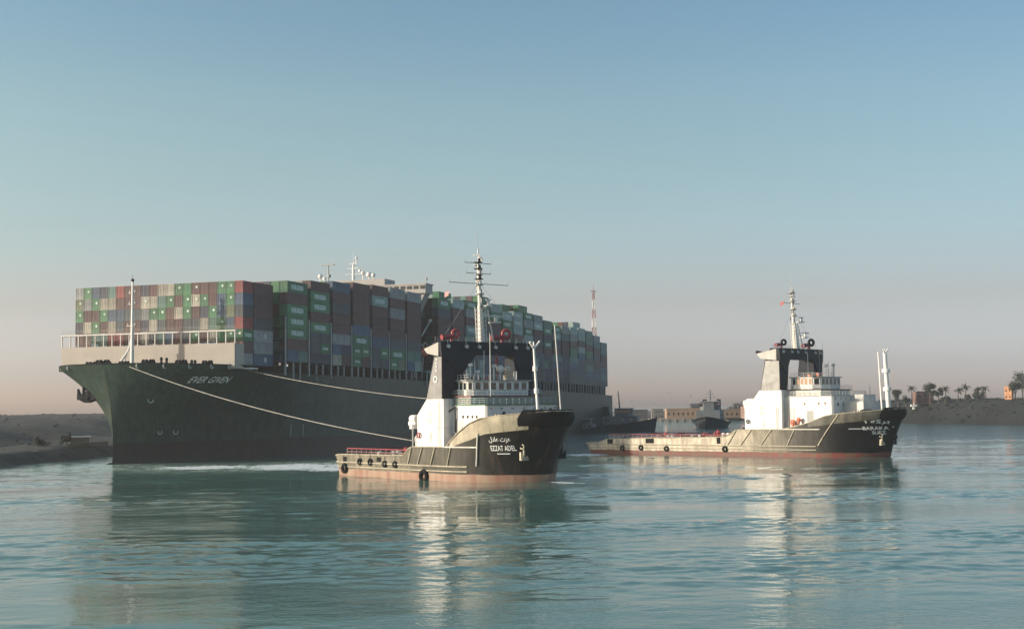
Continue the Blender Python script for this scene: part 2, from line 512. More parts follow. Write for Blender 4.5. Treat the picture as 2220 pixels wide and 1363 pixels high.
    me.from_pydata(co.tolist(), [], faces)
    me.materials.append(m)
    me.polygons.foreach_set('use_smooth', [True] * len(faces))
    me.update()
    o = bpy.data.objects.new('water', me)
    C.collection.objects.link(o)
    tag(o, 'teal canal water with ripples, wakes and long reflections', 'water', kind='structure')
WAVE = (0.068, 0.055, 0.030, 0.009)
FOAM = [(-41, 306, R(8), 15, 26), (-52, 320, R(8), 26, 38), (-74, 322, R(8), 26, 20), (20, 374, R(0), 13, 20), (30, 384, R(-42), 12, 4.0),
        (9, 240, R(-40), 8, 3.5), (-10, 262, R(-45), 30, 1.8), (96, 327, R(-40), 9, 4)]
CHURN = [(-66, 318, R(6), 50, 40), (-100, 326, R(5), 36, 34), (-46, 326, R(0), 36, 48)]
make_water()

# ------------------------------------------------------------------ banks
def bank(name, label, shore, inland, profile, m, amp=1.0, seed=1):
    """terrain running along a shoreline polyline; profile = [(distance inland, height)]"""
    rnd = random.Random(seed)
    pts = []
    for (p0, p1) in zip(shore[:-1], shore[1:]):
        d = (Vector(p1) - Vector(p0)).length
        k = max(1, int(d / 6))
        for i in range(k):
            pts.append(Vector(p0).lerp(Vector(p1), i / k))
    pts.append(Vector(shore[-1]))
    from mathutils import noise as mn
    rows = []
    for p in pts:
        row = []
        for (u, z) in profile:
            q = p + Vector(inland) * u
            n1 = mn.fractal(Vector((q.x * 0.02, q.y * 0.02, seed)), 1.0, 2.0, 4)
            n2 = mn.fractal(Vector((q.x * 0.12, q.y * 0.12, seed + 3)), 1.0, 2.0, 3)
            k = min(1.0, u / 30.0)
            row.append((q.x + 1.5 * n2, q.y, z + k * (n1 * amp + n2 * amp * 0.25) if z > 0 else z))
        rows.append(row)
    mb = MB(); mb.grid(rows)
    o = mb.build(name, m)
    tag(o, label, 'bank', kind='structure')
    return o
M['sand'] = mat('dry_bank_soil', (0.044, 0.044, 0.037), 0.95, var=0.6, scale=0.25, bump=0.6)
M['scrub'] = mat('scrubby_bank_soil', (0.013, 0.015, 0.013), 0.95, var=0.5, scale=0.05, bump=0.6)
bank('hill', 'low grey hill and stony embankment', [(-150, 200), (-129.5, 338), (-124, 413), (-60, 760), (10, 1250)], (-1, 0.18),
     [(-2, -1), (0, 0), (2, 1.2), (5, 2.6), (9, 3.2), (20, 3.4), (34, 3.8), (40, 5), (52, 8.0), (64, 10.2), (80, 11.4), (110, 11.6), (160, 11.4), (240, 11.2), (400, 11.2)],
     M['sand'], 2.6, 4)
bank('terrain', 'dark embankment rising along the right shore', [(330, 560), (279.8, 735.6), (262, 800), (248, 850), (225, 960), (200, 1085), (186, 1120)], (1, 0.1),
     [(-3, -1), (0, 0), (2, 1.0), (6, 4), (14, 9), (22, 12.5), (30, 14.0), (60, 14.5), (120, 13), (400, 10)],
     M['scrub'], 1.0, 9)
bank('land', 'flat land behind the far quay', [(0, 1260), (60, 1250), (126, 1185), (190, 1150), (240, 1150)], (0.2, 1),
     [(-3, -1), (0, 0), (1, 1.6), (10, 2.0), (60, 3), (200, 4), (900, 5)], M['sand'], 0.6, 2)

# ------------------------------------------------------------------ container ship
SHIP_RZ = math.atan2(-math.cos(TH), -math.sin(TH))
ship = empty('container_ship', P_ship(0, -29.5, 0), SHIP_RZ)
tag(ship, 'very long dark green container ship stacked high, with a beige breakwater at its bow', 'container ship')
SHIP_M = Matrix.Translation(P_ship(0, -29.5, 0)) @ Matrix.Rotation(SHIP_RZ, 4, 'Z')

WD = [(0, 0), (0.4, 4.2), (1, 7), (2, 11), (4, 14.8), (6, 17.5), (10, 21), (14, 23.6), (22, 27.3), (30, 29.0), (36, 29.6), (420, 29.6)]
WW = [(0, 0), (1, 0.5), (4, 1.6), (10, 5), (20, 11), (35, 19), (50, 25), (70, 29), (85, 29.6), (420, 29.6)]
def ship_stem(z):
    return interp(z, [(-2, -40.5), (1.5, -39.8), (8, -39.8), (16, -41.0), (21, -42.6), (26.1, -44.5)])
def ship_w(d, z):
    f = max(0.0, min(1.0, z / 25.0)) ** 2.3
    return interp(d, WW) * (1 - f) + interp(d, WD) * f
def ship_top(s):
    return interp(s, [(-60, 26.1), (-20.5, 25.4), (-16, 24.0), (90, 23.2), (370, 19.0)])
def ship_pt(d, z, side=1, out=0.0):
    st = ship_stem(z)
    s = st + d if d > 60 else st + d * 1.0
    s = -44.5 + d + (st + 44.5) * max(0.0, 1 - d / 70.0)
    w = ship_w(d, z) + out
    if s > 340: w *= 1 - 0.10 * ((s - 340) / 28.0) ** 2 * (1 if z < 8 else 0.3)
    return Vector((-s, side * w, z))
M['ship_hull'] = ramp_hull('ship_hull_paint', [(0.022, 0.017, 0.016), (0.035, 0.024, 0.022)],
                           [(-370, (0.034, 0.052, 0.047)), (60, (0.032, 0.055, 0.043))], rough=0.42, wl=5.4, top_streak=0.28, plate=(9.0, 2.6))
DG = [0, 0.15, 0.4, 0.7, 1, 1.5, 2, 3, 4, 5, 6, 8, 10, 12, 13, 14, 15.5, 17, 18.5, 20, 21.5, 23, 24.5, 26, 27.5, 29, 30.5, 32, 34, 36, 38, 41, 44, 47, 50, 54, 58, 66, 76, 88, 105, 130, 170, 220, 280, 340, 385, 400, 412]
mb = MB()
for side in (1, -1):
    rows = []
    for k in range(31):
        v = k / 30.0
        row = []
        for d in DG:
            top = ship_top(-44.5 + d)
            row.append(ship_pt(d, -2 + v * (top + 2), side))
        rows.append(row)
    mb.grid(rows, 0, True, flip=(side == 1))
# deck and transom
top_l = [ship_pt(d, ship_top(-44.5 + d) - 0.02, 1) for d in DG]
top_r = [ship_pt(d, ship_top(-44.5 + d) - 0.02, -1) for d in DG]
mb.grid([top_r, top_l], 1, False, flip=True)
tr = [[ship_pt(412, -2 + k / 8 * 21.0, sd) for sd in (1, -1)] for k in range(9)]
mb.grid(tr, 0, False)
mb.build('hull', [M['ship_hull'], M['deck']], ship)

mb = MB(); mb.ball((39.2, 0, -1.6), 5.2, 2.2, 2.1); mb.build('bulbous_bow', M['ship_hull'], ship)

# name on the port bow, wrapped on the flare
def contour(z, d0, d1, n=160):
    pts = [ship_pt(d0 + (d1 - d0) * i / n, z, 1, 0.06) for i in range(n + 1)]
    return pts
NAME_D0, NAME_LEN, NAME_Z = 11.6, 12.3, 20.9
def ship_text(body, z0, d0, length, parent, m, shear=0.25, size_h=1.6):
    vs, fs = text_mesh(body, 1.0, shear, 0.012)
    umin = min(v.x for v in vs); umax = max(v.x for v in vs)
    vmax = max(v.y for v in vs)
    n = 300
    out = []
    ds = [d0 + 40.0 * i / n for i in range(n + 1)]
    pts = [ship_pt(d, z0, 1) for d in ds]
    arc = [0.0]
    for a, b in zip(pts[:-1], pts[1:]): arc.append(arc[-1] + (b - a).length)
    tab = list(zip(arc, ds))
    for v in vs:
        l = (v.x - umin) / (umax - umin) * length
        out.append(ship_pt(interp(l, tab), z0 + v.y / vmax * size_h, 1, 0.07))
    mbt = MB(); mbt.add(out, fs)
    return mbt.build('name_lettering', m, parent)
ship_text('EVER GIVEN', NAME_Z, NAME_D0, NAME_LEN, ship, M['letter'])
# small painted marks: bulb and thruster symbols
for (d, z, r) in [(11.5, 8.0, 0.55), (15.5, 8.0, 0.65), (6.0, 16.5, 0.7)]:
    mb = MB(); c = ship_pt(d, z, 1, 0.08); a = ship_pt(d + 0.5, z, 1, 0.08)
    mb.torus(c, (a - c).cross(Vector((0, 0, 1))), r, 0.10, 16, 4)
    mb.build('hull_mark', M['green_letter'], ship)
for d in (52, 58):
    mb = MB(); mb.path([ship_pt(d, 6.0, 1, 0.08), ship_pt(d, 9.2, 1, 0.08)], 0.16)
    mb.build('draught_mark', M['grey'], ship)

# bow rail, fairleads, chock platforms
def rail(pts, h=1.1, n_rail=3, step=1.5, r=0.035):
    mb = MB()
    for p, q in zip(pts[:-1], pts[1:]):
        p, q = Vector(p), Vector(q)
        L_ = (q - p).length
        k = max(1, int(round(L_ / step)))
        for i in range(k + 1):
            c = p.lerp(q, i / k)
            mb.tube(c, c + Vector((0, 0, h)), r, r, 5)
        for j in range(n_rail):
            z = h * (j + 1) / n_rail
            mb.tube(p + Vector((0, 0, z)), q + Vector((0, 0, z)), r, r, 5)
    return mb
mb = MB()
for side in (1, -1):
    mb.path([ship_pt(d, ship_top(-44.5 + d), side, 0.02) + Vector((0, 0, 0.05)) for d in DG if d <= 26], 0.16)
mb.build('gunwale', M['dark'], ship)
for (d, l) in [(26.0, 4.5)]:
    mb = MB(); p = ship_pt(d, 24.7, 1)
    mb.box(p.x - l / 2, p.x + l / 2, p.y - 1.0, p.y + 1.3, 24.5, 24.9)
    mb.build('fairlead_platform', M['offwhite'], ship)
for (d, side) in [(1.6, 1), (4.5, 1), (9, 1), (14, 1), (19, 1), (3, -1), (9, -1)]:
    mb = MB(); p = ship_pt(d, 25.0, side, -0.1)
    mb.torus(p + Vector((0, 0, 0.1)), (0, 1, 0.1), 0.55, 0.22, 14, 6)
    mb.build('fairlead', M['grey'], ship)

# winches and fittings on the foredeck
def winch(parent, x, y, z, sc=1.0, m=None):
    mb = MB()
    mb.box(x - 1.4 * sc, x + 1.4 * sc, y - 1.0 * sc, y + 1.0 * sc, z, z + 0.3 * sc)
    mb.tube((x, y - 1.5 * sc, z + 1.0 * sc), (x, y + 1.5 * sc, z + 1.0 * sc), 0.55 * sc, n=12)
    for yy in (-1.5, -0.5, 0.7, 1.5):
        mb.tube((x, y + yy * sc, z + 1.0 * sc), (x, y + (yy + 0.12) * sc, z + 1.0 * sc), 0.95 * sc, n=14)
    mb.box(x + 0.6 * sc, x + 1.4 * sc, y - 0.6 * sc, y + 0.3 * sc, z + 0.3 * sc, z + 1.5 * sc)
    return mb.build('winch', m or M['dark'], parent)
for (x, y, sc) in [(36, 8, 1.0), (36, -6, 1.1), (33, 16, 0.9), (31, -13, 1.0), (38, 2, 0.8), (30, 22, 0.8)]:
    winch(ship, x, y, 25.2, sc)
for (x, y, h) in [(34.5, 11.0, 2.6), (34.5, 12.6, 2.4), (33, 19.2, 1.6), (33, 20.2, 1.5), (37, -3, 1.5)]:
    mb = MB(); mb.tube((x, y, 25.1), (x, y, 25.1 + h * 0.7), 0.35, 0.3, 8); mb.ball((x, y, 25.1 + h * 0.8), 0.42, 0.42, 0.5, 8, 6)
    mb.build('ventilator', M['dark'], ship)

# breakwater
bx = 25.0
mb = MB()
y0, y1 = -27.3, 27.3
mb.box(bx - 0.15, bx + 0.15, y0, y1, 24.6, 31.4)
for side in (1, -1):
    mb.box(bx - 4.5, bx - 0.15, side * 27.3 - 0.12, side * 27.3 + 0.12, 24.6, 31.2)
bw = mb.build('breakwater', M['beige'], ship)
mb = MB()
n = 20
for i in range(n + 1):
    y = y0 + (y1 - y0) * i / n
    mb.box(bx - 0.18, bx + 0.12, y - 0.12, y + 0.12, 31.2, 34.5)
mb.box(bx - 1.6, bx + 0.25, y0 - 0.25, y1 + 0.25, 34.5, 34.85)
mb.build('post_frame', M['offwhite'], bw)
rail([(bx, y0, 34.85), (bx, y1, 34.85)], 1.15, 3, 2.73, 0.035).build('railing', M['beige'], bw)

# foremast
mb = MB()
fx = 31.5
mb.tube((fx, 0, 25), (fx, 0, 33), 0.55, 0.45, 12); mb.tube((fx, 0, 33), (fx, 0, 48.2), 0.45, 0.25, 12)
mb.tube((fx - 0.5, -0.2, 31.5), (fx + 2.0, -3.4, 25.2), 0.28, 0.28, 8)
mb.tube((fx, -0.2, 33.0), (fx + 0.6, -2.6, 25.2), 0.18, 0.18, 8)
fm_ = mb.build('foremast', M['white'], ship)
for z, l in ((36.2, 1.2), (42.0, 0.8), (45.0, 0.7)):
    mb = MB(); mb.box(fx - 0.5, fx + 0.5, -l - 0.4, l * 0.6, z, z + 0.15)
    mb.tube((fx, -l - 0.2, z), (fx, -l - 0.2, z + 0.9), 0.12, 0.12, 6); mb.ball((fx, 0.9, z + 0.5), 0.3)
    mb.build('mast_platform', M['offwhite'], fm_)
mb = MB(); mb.tube((fx, 0, 48.2), (fx, 0, 48.9), 0.35, 0.45, 10); mb.tube((fx, 0, 48.9), (fx, 0, 50.1), 0.06, 0.04, 6)
mb.build('mast_light', M['dark'], fm_)

# anchor stowed on the starboard flare
def anchor(parent, c, sc=1.0, m=None, name='anchor'):
    x, y, z = c
    mb = MB()
    mb.tube((x, y, z + 2.4 * sc), (x, y, z - 1.2 * sc), 0.35 * sc, 0.45 * sc, 8)
    mb.box(x - 0.6 * sc, x + 0.6 * sc, y - 1.5 * sc, y + 1.5 * sc, z - 1.7 * sc, z - 0.9 * sc)
    for sd in (-1, 1):
        mb.prism([(y + sd * 1.1 * sc, z - 1.7 * sc), (y + sd * 1.7 * sc, z - 1.4 * sc), (y + sd * 1.6 * sc, z + 1.0 * sc), (y + sd * 0.9 * sc, z - 0.5 * sc)],
                 'x', x - 0.4 * sc, x + 0.4 * sc)
    return mb.build(name, m or M['dark'], parent)
ap = ship_pt(5.0, 18.2, -1, 0.3)
mb = MB(); mb.prism([(ap.y - 2.6, 18.0), (ap.y - 2.2, 16.6), (ap.y - 0.8, 16.0), (ap.y + 3.4, 17.2), (ap.y + 3.4, 20.4), (ap.y + 0.6, 20.8), (ap.y - 0.2, 19.0)], 'x', ap.x - 1.5, ap.x + 1.3)
mb.build('anchor_pocket', M['dark'], ship)
anchor(ship, (ap.x + 1.0, ap.y - 1.2, 18.6), 1.1)

# bridge house between the forward and the long after stacks
mb = MB()
mb.box(-111.5, -101.2, -18.5, 18.5, 23.4, 55.0)
mb.box(-110.5, -101.4, -14, 14, 55.0, 60.0)
M['dusty'] = mat('dusty_white_paint', (0.36, 0.345, 0.33), 0.6, var=0.1)
bh = mb.build('deckhouse', M['dusty'], ship)
mb = MB()
mb.box(-107.5, -101.0, -30.0, 30.0, 54.2, 57.3)
mb.box(-107.8, -100.8, -30.3, 30.3, 57.3, 57.7)
for sd in (1, -1):
    mb.prism([(sd * 29.4, 54.2), (sd * 26.6, 54.2), (sd * 24.0, 45.5), (sd * 25.0, 45.5)], 'x', -106.5, -102.0)
wing = mb.build('bridge_wing', M['dusty'], ship)
for i in range(24):
    y = -29.3 + i * 2.53
    mb = MB(); mb.box(-101.03, -100.93, y - 0.95, y + 0.95, 55.7, 56.9); mb.build('window', M['glass'], wing)
mb = MB(); mb.tube((-103, 29.6, 57.7), (-103, 29.6, 59.4), 0.12, 0.12, 6); mb.ball((-103, 29.6, 59.4), 0.45); mb.build('searchlight', M['grey'], wing)
mb = MB()
mb.tube((-105, 0, 60), (-105, 0, 66.5), 0.55, 0.35, 10); mb.tube((-105, 0, 66.5), (-105, 0, 70.5), 0.08, 0.05, 6)
for z, w_ in ((62.3, 3.0), (64.5, 2.2), (66.2, 1.4)): mb.box(-105.5, -104.5, -w_, w_, z, z + 0.2)
mb.tube((-105, 1.2, 66.2), (-105, 1.2, 68.4), 0.2, 0.2, 6); mb.ball((-105, 1.2, 68.4), 0.5); mb.ball((-105, 2.6, 63.6), 0.6)
mb.build('radar_mast', M['white'], bh)
mb = MB(); mb.tube((-104, -9.6, 60), (-104, -9.6, 66.0), 0.3, 0.22, 8); mb.box(-104.3, -103.7, -12.2, -7.0, 66.0, 66.5); mb.ball((-104, -9.3, 62.2), 0.7)
mb.build('radar_scanner', M['grey'], bh)
for (y, z, r) in [(-12.9, 61.6, 0.9), (4.3, 62.2, 0.8), (6.6, 61.4, 1.0), (8.4, 61.2, 0.8), (-11.2, 60.8, 0.7)]:
    mb = MB(); mb.tube((-104, y, 59.5), (-104, y, z), 0.2, 0.2, 6); mb.ball((-104, y, z + r * 0.6), r); mb.build('satellite_dome', M['white'], bh)
# lifeboat, davit and boarding platform in the gap
mb = MB(); mb.ball((-106.5, 26.6, 33.2), 4.2, 1.5, 1.5); mb.box(-108.5, -104.5, 25.8, 27.4, 33.8, 35.0); mb.build('lifeboat', M['orange'], ship)
mb = MB()
for x in (-110, -103): mb.tube((x, 24.5, 24), (x, 25.5, 37.2), 0.25, 0.25, 6); mb.tube((x, 25.5, 37.2), (x, 28.0, 35.6), 0.22, 0.22, 6)
mb.tube((-103, 27.5, 39.0), (-108.5, 28.5, 44.5), 0.25, 0.2, 6); mb.ball((-108.8, 28.5, 44.8), 0.7)
mb.build('davit', M['offwhite'], ship)
mb = MB(); mb.box(-112, -101.5, 28.2, 30.2, 26.2, 26.6)
for x in (-112, -109.5, -107, -104.5, -101.7): mb.box(x - 0.2, x + 0.2, 29.8, 30.2, 21.4, 26.2)
mb.build('boarding_platform', M['teal'], ship)

# coaming under the stacks, deck stanchions, lashing bridges
PITCHB = 14.3
def base_z(s): return 27.2 - 0.010 * max(0, s)
BAYS = [k for k in range(25) if k != 7]
mb = MB()
mb.box(-368, -6, -24.5, 24.5, 19.0, 26.0)
mb.box(-5.8, 19, -20.0, 20.0, 23.5, 25.9)
mb.build('hatch_coaming', M['dark'], ship)
OUTER = [(4.6, 49.9), (19, 51.2), (33.8, 52.3), (49.4, 53.2), (62.5, 53.6), (76.7, 53.9), (90.6, 53.7), (118.8, 53.5), (132.9, 54.0), (147.8, 54.7),
         (163.5, 55.3), (177.3, 55.5), (183, 55.3), (188.8, 53.0), (207.1, 54.2), (221.2, 54.6), (236.6, 54.4), (246, 54.0), (254.1, 51.0),
         (280.6, 51.7), (309.4, 52.3), (331.3, 51.0), (343, 47.5), (353.4, 46.5)]
for k in range(25):
    s = k * PITCHB - 1.0
    if k == 7: continue
    mb = MB()
    top = base_z(s) + 12.6
    mb.box(-s - 0.5, -s + 0.5, -28.6, 28.6, 23.6 if k < 2 else 20.5, 26.0)
    for y in [-29.0 + 58.1 * i / 11 for i in range(12)]:
        mb.box(-s - 0.45, -s + 0.45, y - 0.12, y + 0.12, 26.0, top)
    for z in (29.5, 33.0, 36.4, top - 0.1): mb.box(-s - 0.5, -s + 0.5, -29.1, 29.1, z, z + 0.22)
    lb = mb.build('lashing_bridge', M['dark'], ship)
    mb = MB(); mb.box(-s - 0.28, -s + 0.28, 29.15, 29.5, 23.2 - 0.012 * s, top); mb.build('end_post', M['grey'], lb)
for k in BAYS:
    for j in (0.33, 0.66):
        mb = MB()
        x = -(k * PITCHB + 12.4 * j)
        mb.box(x - 0.22, x + 0.22, 28.9, 29.3, 19.5 if k > 10 else 22.0, base_z(-x) - 0.05)
        mb.build('stanchion', M['grey'], ship)

# ------------------------------------------------------------------ containers
COL = {
    'maroon': (0.095, 0.040, 0.042), 'brown': (0.11, 0.055, 0.045), 'red': (0.26, 0.05, 0.05), 'green': (0.05, 0.19, 0.085),
    'blue': (0.05, 0.10, 0.17), 'navy': (0.035, 0.045, 0.085), 'slate': (0.055, 0.075, 0.09), 'cream': (0.42, 0.39, 0.32),
    'grey': (0.26, 0.28, 0.28), 'teal': (0.10, 0.21, 0.18), 'mint': (0.30, 0.40, 0.37), 'olive': (0.16, 0.19, 0.11),
}
WORD = {'maroon': 'dark maroon', 'brown': 'rusty brown', 'red': 'bright red', 'green': 'green', 'blue': 'mid blue', 'navy': 'navy blue',
        'slate': 'slate grey', 'cream': 'cream', 'grey': 'light grey', 'teal': 'teal', 'mint': 'pale mint', 'olive': 'olive green'}
def cont_mat(name, col):
    m = mat('container_' + name, col, 0.55, var=0.22, scale=0.45, streak=0.18, streak_col=(0.10, 0.06, 0.045), rnd=0.22)
    return m
CM = {k: cont_mat(k, v) for k, v in COL.items()}
M['bars'] = mat('container_lock_bars', (0.20, 0.20, 0.19), 0.5)

def container_mesh(L_, W_, H_):
    mb = MB()
    h = L_ / 2; w = W_ / 2
    mb.box(-h + 0.08, h - 0.08, -w + 0.06, w - 0.06, 0.06, H_ - 0.06)
    for sx in (-1, 1):
        for sy in (-1, 1):
            mb.box(min(sx * h, sx * (h - 0.2)), max(sx * h, sx * (h - 0.2)), min(sy * w, sy * (w - 0.18)), max(sy * w, sy * (w - 0.18)), 0, H_)
    for sy in (-1, 1):
        a, b = min(sy * w, sy * (w - 0.1)), max(sy * w, sy * (w - 0.1))
        mb.box(-h + 0.2, h - 0.2, a, b, 0, 0.2); mb.box(-h + 0.2, h - 0.2, a, b, H_ - 0.14, H_)
        # corrugated side
        n = int(L_ / 0.62)
        for i in range(n):
            x = -h + 0.35 + (L_ - 0.7) * (i + 0.5) / n
            mb.box(x - 0.14, x + 0.14, min(sy * (w - 0.07), sy * (w - 0.025)), max(sy * (w - 0.07), sy * (w - 0.025)), 0.2, H_ - 0.14)
    for sx in (-1, 1):
        a, b = min(sx * h, sx * (h - 0.1)), max(sx * h, sx * (h - 0.1))
        mb.box(a, b, -w + 0.18, w - 0.18, 0, 0.18); mb.box(a, b, -w + 0.18, w - 0.18, H_ - 0.16, H_)
        mb.box(min(sx * (h - 0.09), sx * (h - 0.04)), max(sx * (h - 0.09), sx * (h - 0.04)), -0.04, 0.04, 0.18, H_ - 0.16)
        for y in (-0.9, -0.42, 0.42, 0.9):
            mb.box(min(sx * (h - 0.09), sx * (h - 0.02)), max(sx * (h - 0.09), sx * (h - 0.02)), y * w / 1.2 - 0.035, y * w / 1.2 + 0.035, 0.18, H_ - 0.16, 1)
    me_o = mb.build('shipping_container', [CM['maroon'], M['bars']])
    me = me_o.data
    bpy.data.objects.remove(me_o)
    return me
MESHES = {}
def get_mesh(L_, H_, W_=2.58):
    key = (round(L_, 2), round(H_, 2), W_)
    if key not in MESHES: MESHES[key] = container_mesh(L_, W_, H_)
    return MESHES[key]

TXT = {}
def side_text(body, length, hgt):
    key = (body, length, hgt)
    if key not in TXT:
        vs, fs = text_mesh(body, 1.0, 0.0, 0.045)
        x0, x1 = min(v.x for v in vs), max(v.x for v in vs); y1 = max(v.y for v in vs)
        mb = MB(); mb.add([(length / 2 - (v.x - x0) / (x1 - x0) * length, 0, v.y / y1 * hgt) for v in vs], fs)
        o = mb.build('lettering', M['green_letter']); TXT[key] = o.data; bpy.data.objects.remove(o)
    return TXT[key]
def end_mark():
    if 'end' not in TXT:
        mb = MB()
        for a in range(4):
            c, s_ = math.cos(a * math.pi / 4), math.sin(a * math.pi / 4)
            mb.add([(0, c * 0.36 - s_ * 0.09, s_ * 0.36 + c * 0.09), (0, -c * 0.36 - s_ * 0.09, -s_ * 0.36 + c * 0.09),
                    (0, -c * 0.36 + s_ * 0.09, -s_ * 0.36 - c * 0.09), (0, c * 0.36 + s_ * 0.09, s_ * 0.36 - c * 0.09)], [(0, 1, 2, 3)])
        o = mb.build('door_mark', M['green_letter']); TXT['end'] = o.data; bpy.data.objects.remove(o)
    return TXT['end']

N_CONT = [0]
def put_container(x, y, z, L_, H_, col, label, group, text=None, mark=False):
    """x = centre along the ship, y = centre across, z = base, ship coordinates"""
    me = get_mesh(L_, H_ - 0.06)
    o = bpy.data.objects.new('shipping_container', me)
    C.collection.objects.link(o)
    o.location = SHIP_M @ Vector((x, y, z))
    o.rotation_euler = (0, 0, SHIP_RZ)
    o.material_slots[0].link = 'OBJECT'
    o.material_slots[0].material = CM[col]
    tag(o, label, 'container', group)
    if text:
        t = bpy.data.objects.new('lettering', side_text(text[0], text[1], text[2]))
        C.collection.objects.link(t); t.parent = o
        t.location = (text[3], 1.29 + 0.03, (H_ - text[2]) / 2)
    if mark:
        t = bpy.data.objects.new('door_mark', end_mark())
        C.collection.objects.link(t); t.parent = o
        t.location = (L_ / 2 + 0.03, 0.35, H_ * 0.62)
    N_CONT[0] += 1
    return o
ORD = ['', 'first', 'second', 'third', 'fourth', 'fifth', 'sixth', 'seventh', 'eighth', 'ninth', 'tenth', 'eleventh', 'twelfth', 'thirteenth',
       'fourteenth', 'fifteenth', 'sixteenth', 'seventeenth', 'eighteenth', 'nineteenth', 'twentieth', 'twenty-first', 'twenty-second', 'twenty-third', 'twenty-fourth']

# bow face, left to right, top to bottom (uppercase = with a white door mark)
KEY = {'g': 'green', 'm': 'maroon', 'b': 'blue', 'n': 'navy', 'c': 'cream', 'y': 'grey', 'r': 'red', 's': 'slate', 't': 'teal', 'w': 'brown', 'o': 'olive'}
BOW = ["yGbntrmmnmccGgMmmGGr",
       "OyGccmmmCctGmGCGmbGb",
       "GmmGbbssyGGwcGmnGbos",
       "ncGmcsmmncsmmssctGbr",
       "mmttrrmmcstbmsGmcgGO"]
PB = 3.25
A_BASE = 25.7
stuff = MB()
SLOT = list(CM.keys())
DARKS = ['maroon', 'maroon', 'maroon', 'brown', 'slate', 'navy', 'blue', 'green', 'slate', 'grey', 'teal']
def stuff_box(x0, x1, y, z, H_, col=None):
    col = col or random.choice(DARKS)
    stuff.box(x0, x1, y - 1.25, y + 1.25, z, z + H_ - 0.08, SLOT.index(col))

A_Y = [-26.8 + 2.68 * (i + 0.5) for i in range(20)]
for r_, line in enumerate(BOW):
    for i, ch in enumerate(line[:20]):
        col = KEY[ch.lower()]
        z = A_BASE + (6 - r_) * PB
        side_t = ('EVERGREEN', 3.6, 1.0, 0.0) if (i == 19 and r_ == 4) else None
        if i == 19 and r_ == 4: col = 'green'
        put_container(17.2, A_Y[i], z, 5.4, PB, col,
                      '%s container in bow stack, %s tier from top, %s column from left edge' % (WORD[col], ORD[r_ + 1], ORD[i + 1]),
                      'containers in the bow stack', side_t, ch.isupper())
for r_ in (5, 6):
    for i in range(20): stuff_box(14.5, 19.9, A_Y[i], A_BASE + (6 - r_) * PB, PB, 'maroon' if (i == 19 and r_ == 5) else ('grey' if i == 19 else None))
# second bay
SB = ['maroon', 'maroon', 'maroon', 'slate', 'grey', 'grey', 'blue']
for r_, col in enumerate(SB):
    put_container(8.9, 26.9 - 1.34, A_BASE + (6 - r_) * PB, 10.6, PB, col,
                  '%s container on shaded flank right behind bow stack, %s tier from top' % (WORD[col], ORD[r_ + 1]),
                  'containers on the shaded flank', ('IIIII', 1.0, 1.2, -1) if r_ in (4, 6) else None)
for i in range(20):
    for r_ in range(3): stuff_box(3.6, 14.2, A_Y[i] - (0.0 if i < 19 else 2.7), A_BASE + (6 - r_) * PB, PB)
for r_ in range(7): stuff_box(3.6, 14.2, A_Y[18], A_BASE + r_ * PB, PB)

SIDE = {   # top to bottom, G = green with lettering, P = pair of short boxes
    0: ['G', 'maroon', 'G', 'G', 'G', 'maroon', 'P:blue,teal'],
    1: ['maroon', 'G', 'G', 'maroon', 'G', 'P:slate,slate', 'P:slate,green'],
    2: ['blue', 'maroon', 'slate', 'maroon', 'maroon', 'grey', 'P:blue,navy', 'P:cream,maroon'],
    3: ['maroon', 'maroon', 'maroon', 'brown', 'blue', 'G', 'P:green,green', 'P:green,maroon'],
    4: ['maroon', 'mint', 'maroon', 'maroon', 'maroon', 'blue', 'P:slate,green', 'P:slate,slate'],
    5: ['grey', 'maroon', 'grey', 'maroon', 'maroon', 'slate', 'G', 'P:green,olive'],
    6: ['grey', 'maroon', 'maroon', 'maroon', 'maroon', 'slate', 'P:teal,teal', 'P:blue,mint'],
    8: ['G', 'slate', 'maroon', 'maroon', 'maroon', 'slate', 'P:slate,slate', 'P:blue,slate'],
    9: ['mint', 'maroon', 'maroon', 'maroon', 'maroon', 'slate', 'P:slate,teal', 'slate'],
}
rs = random.Random(21)
def side_cols(k, n):
    if k in SIDE: 
        l = SIDE[k][:]
    else:
        l = []
        for r_ in range(n):
            if r_ < 2: l.append(rs.choice(['mint', 'mint', 'G', 'grey', 'teal']))
            elif r_ < 4: l.append(rs.choice(['G', 'maroon', 'mint', 'maroon', 'slate', 'maroon']))
            elif r_ < 6: l.append(rs.choice(['maroon', 'slate', 'maroon', 'blue', 'slate', 'teal']))
            else: l.append(rs.choice(['P:slate,blue', 'P:teal,slate', 'slate', 'P:maroon,slate', 'P:mint,blue', 'navy']))
    while len(l) < n: l.append(rs.choice(['slate', 'maroon', 'navy']))
    return l[:n]
GAPK = {k: i for i, k in enumerate(BAYS)}
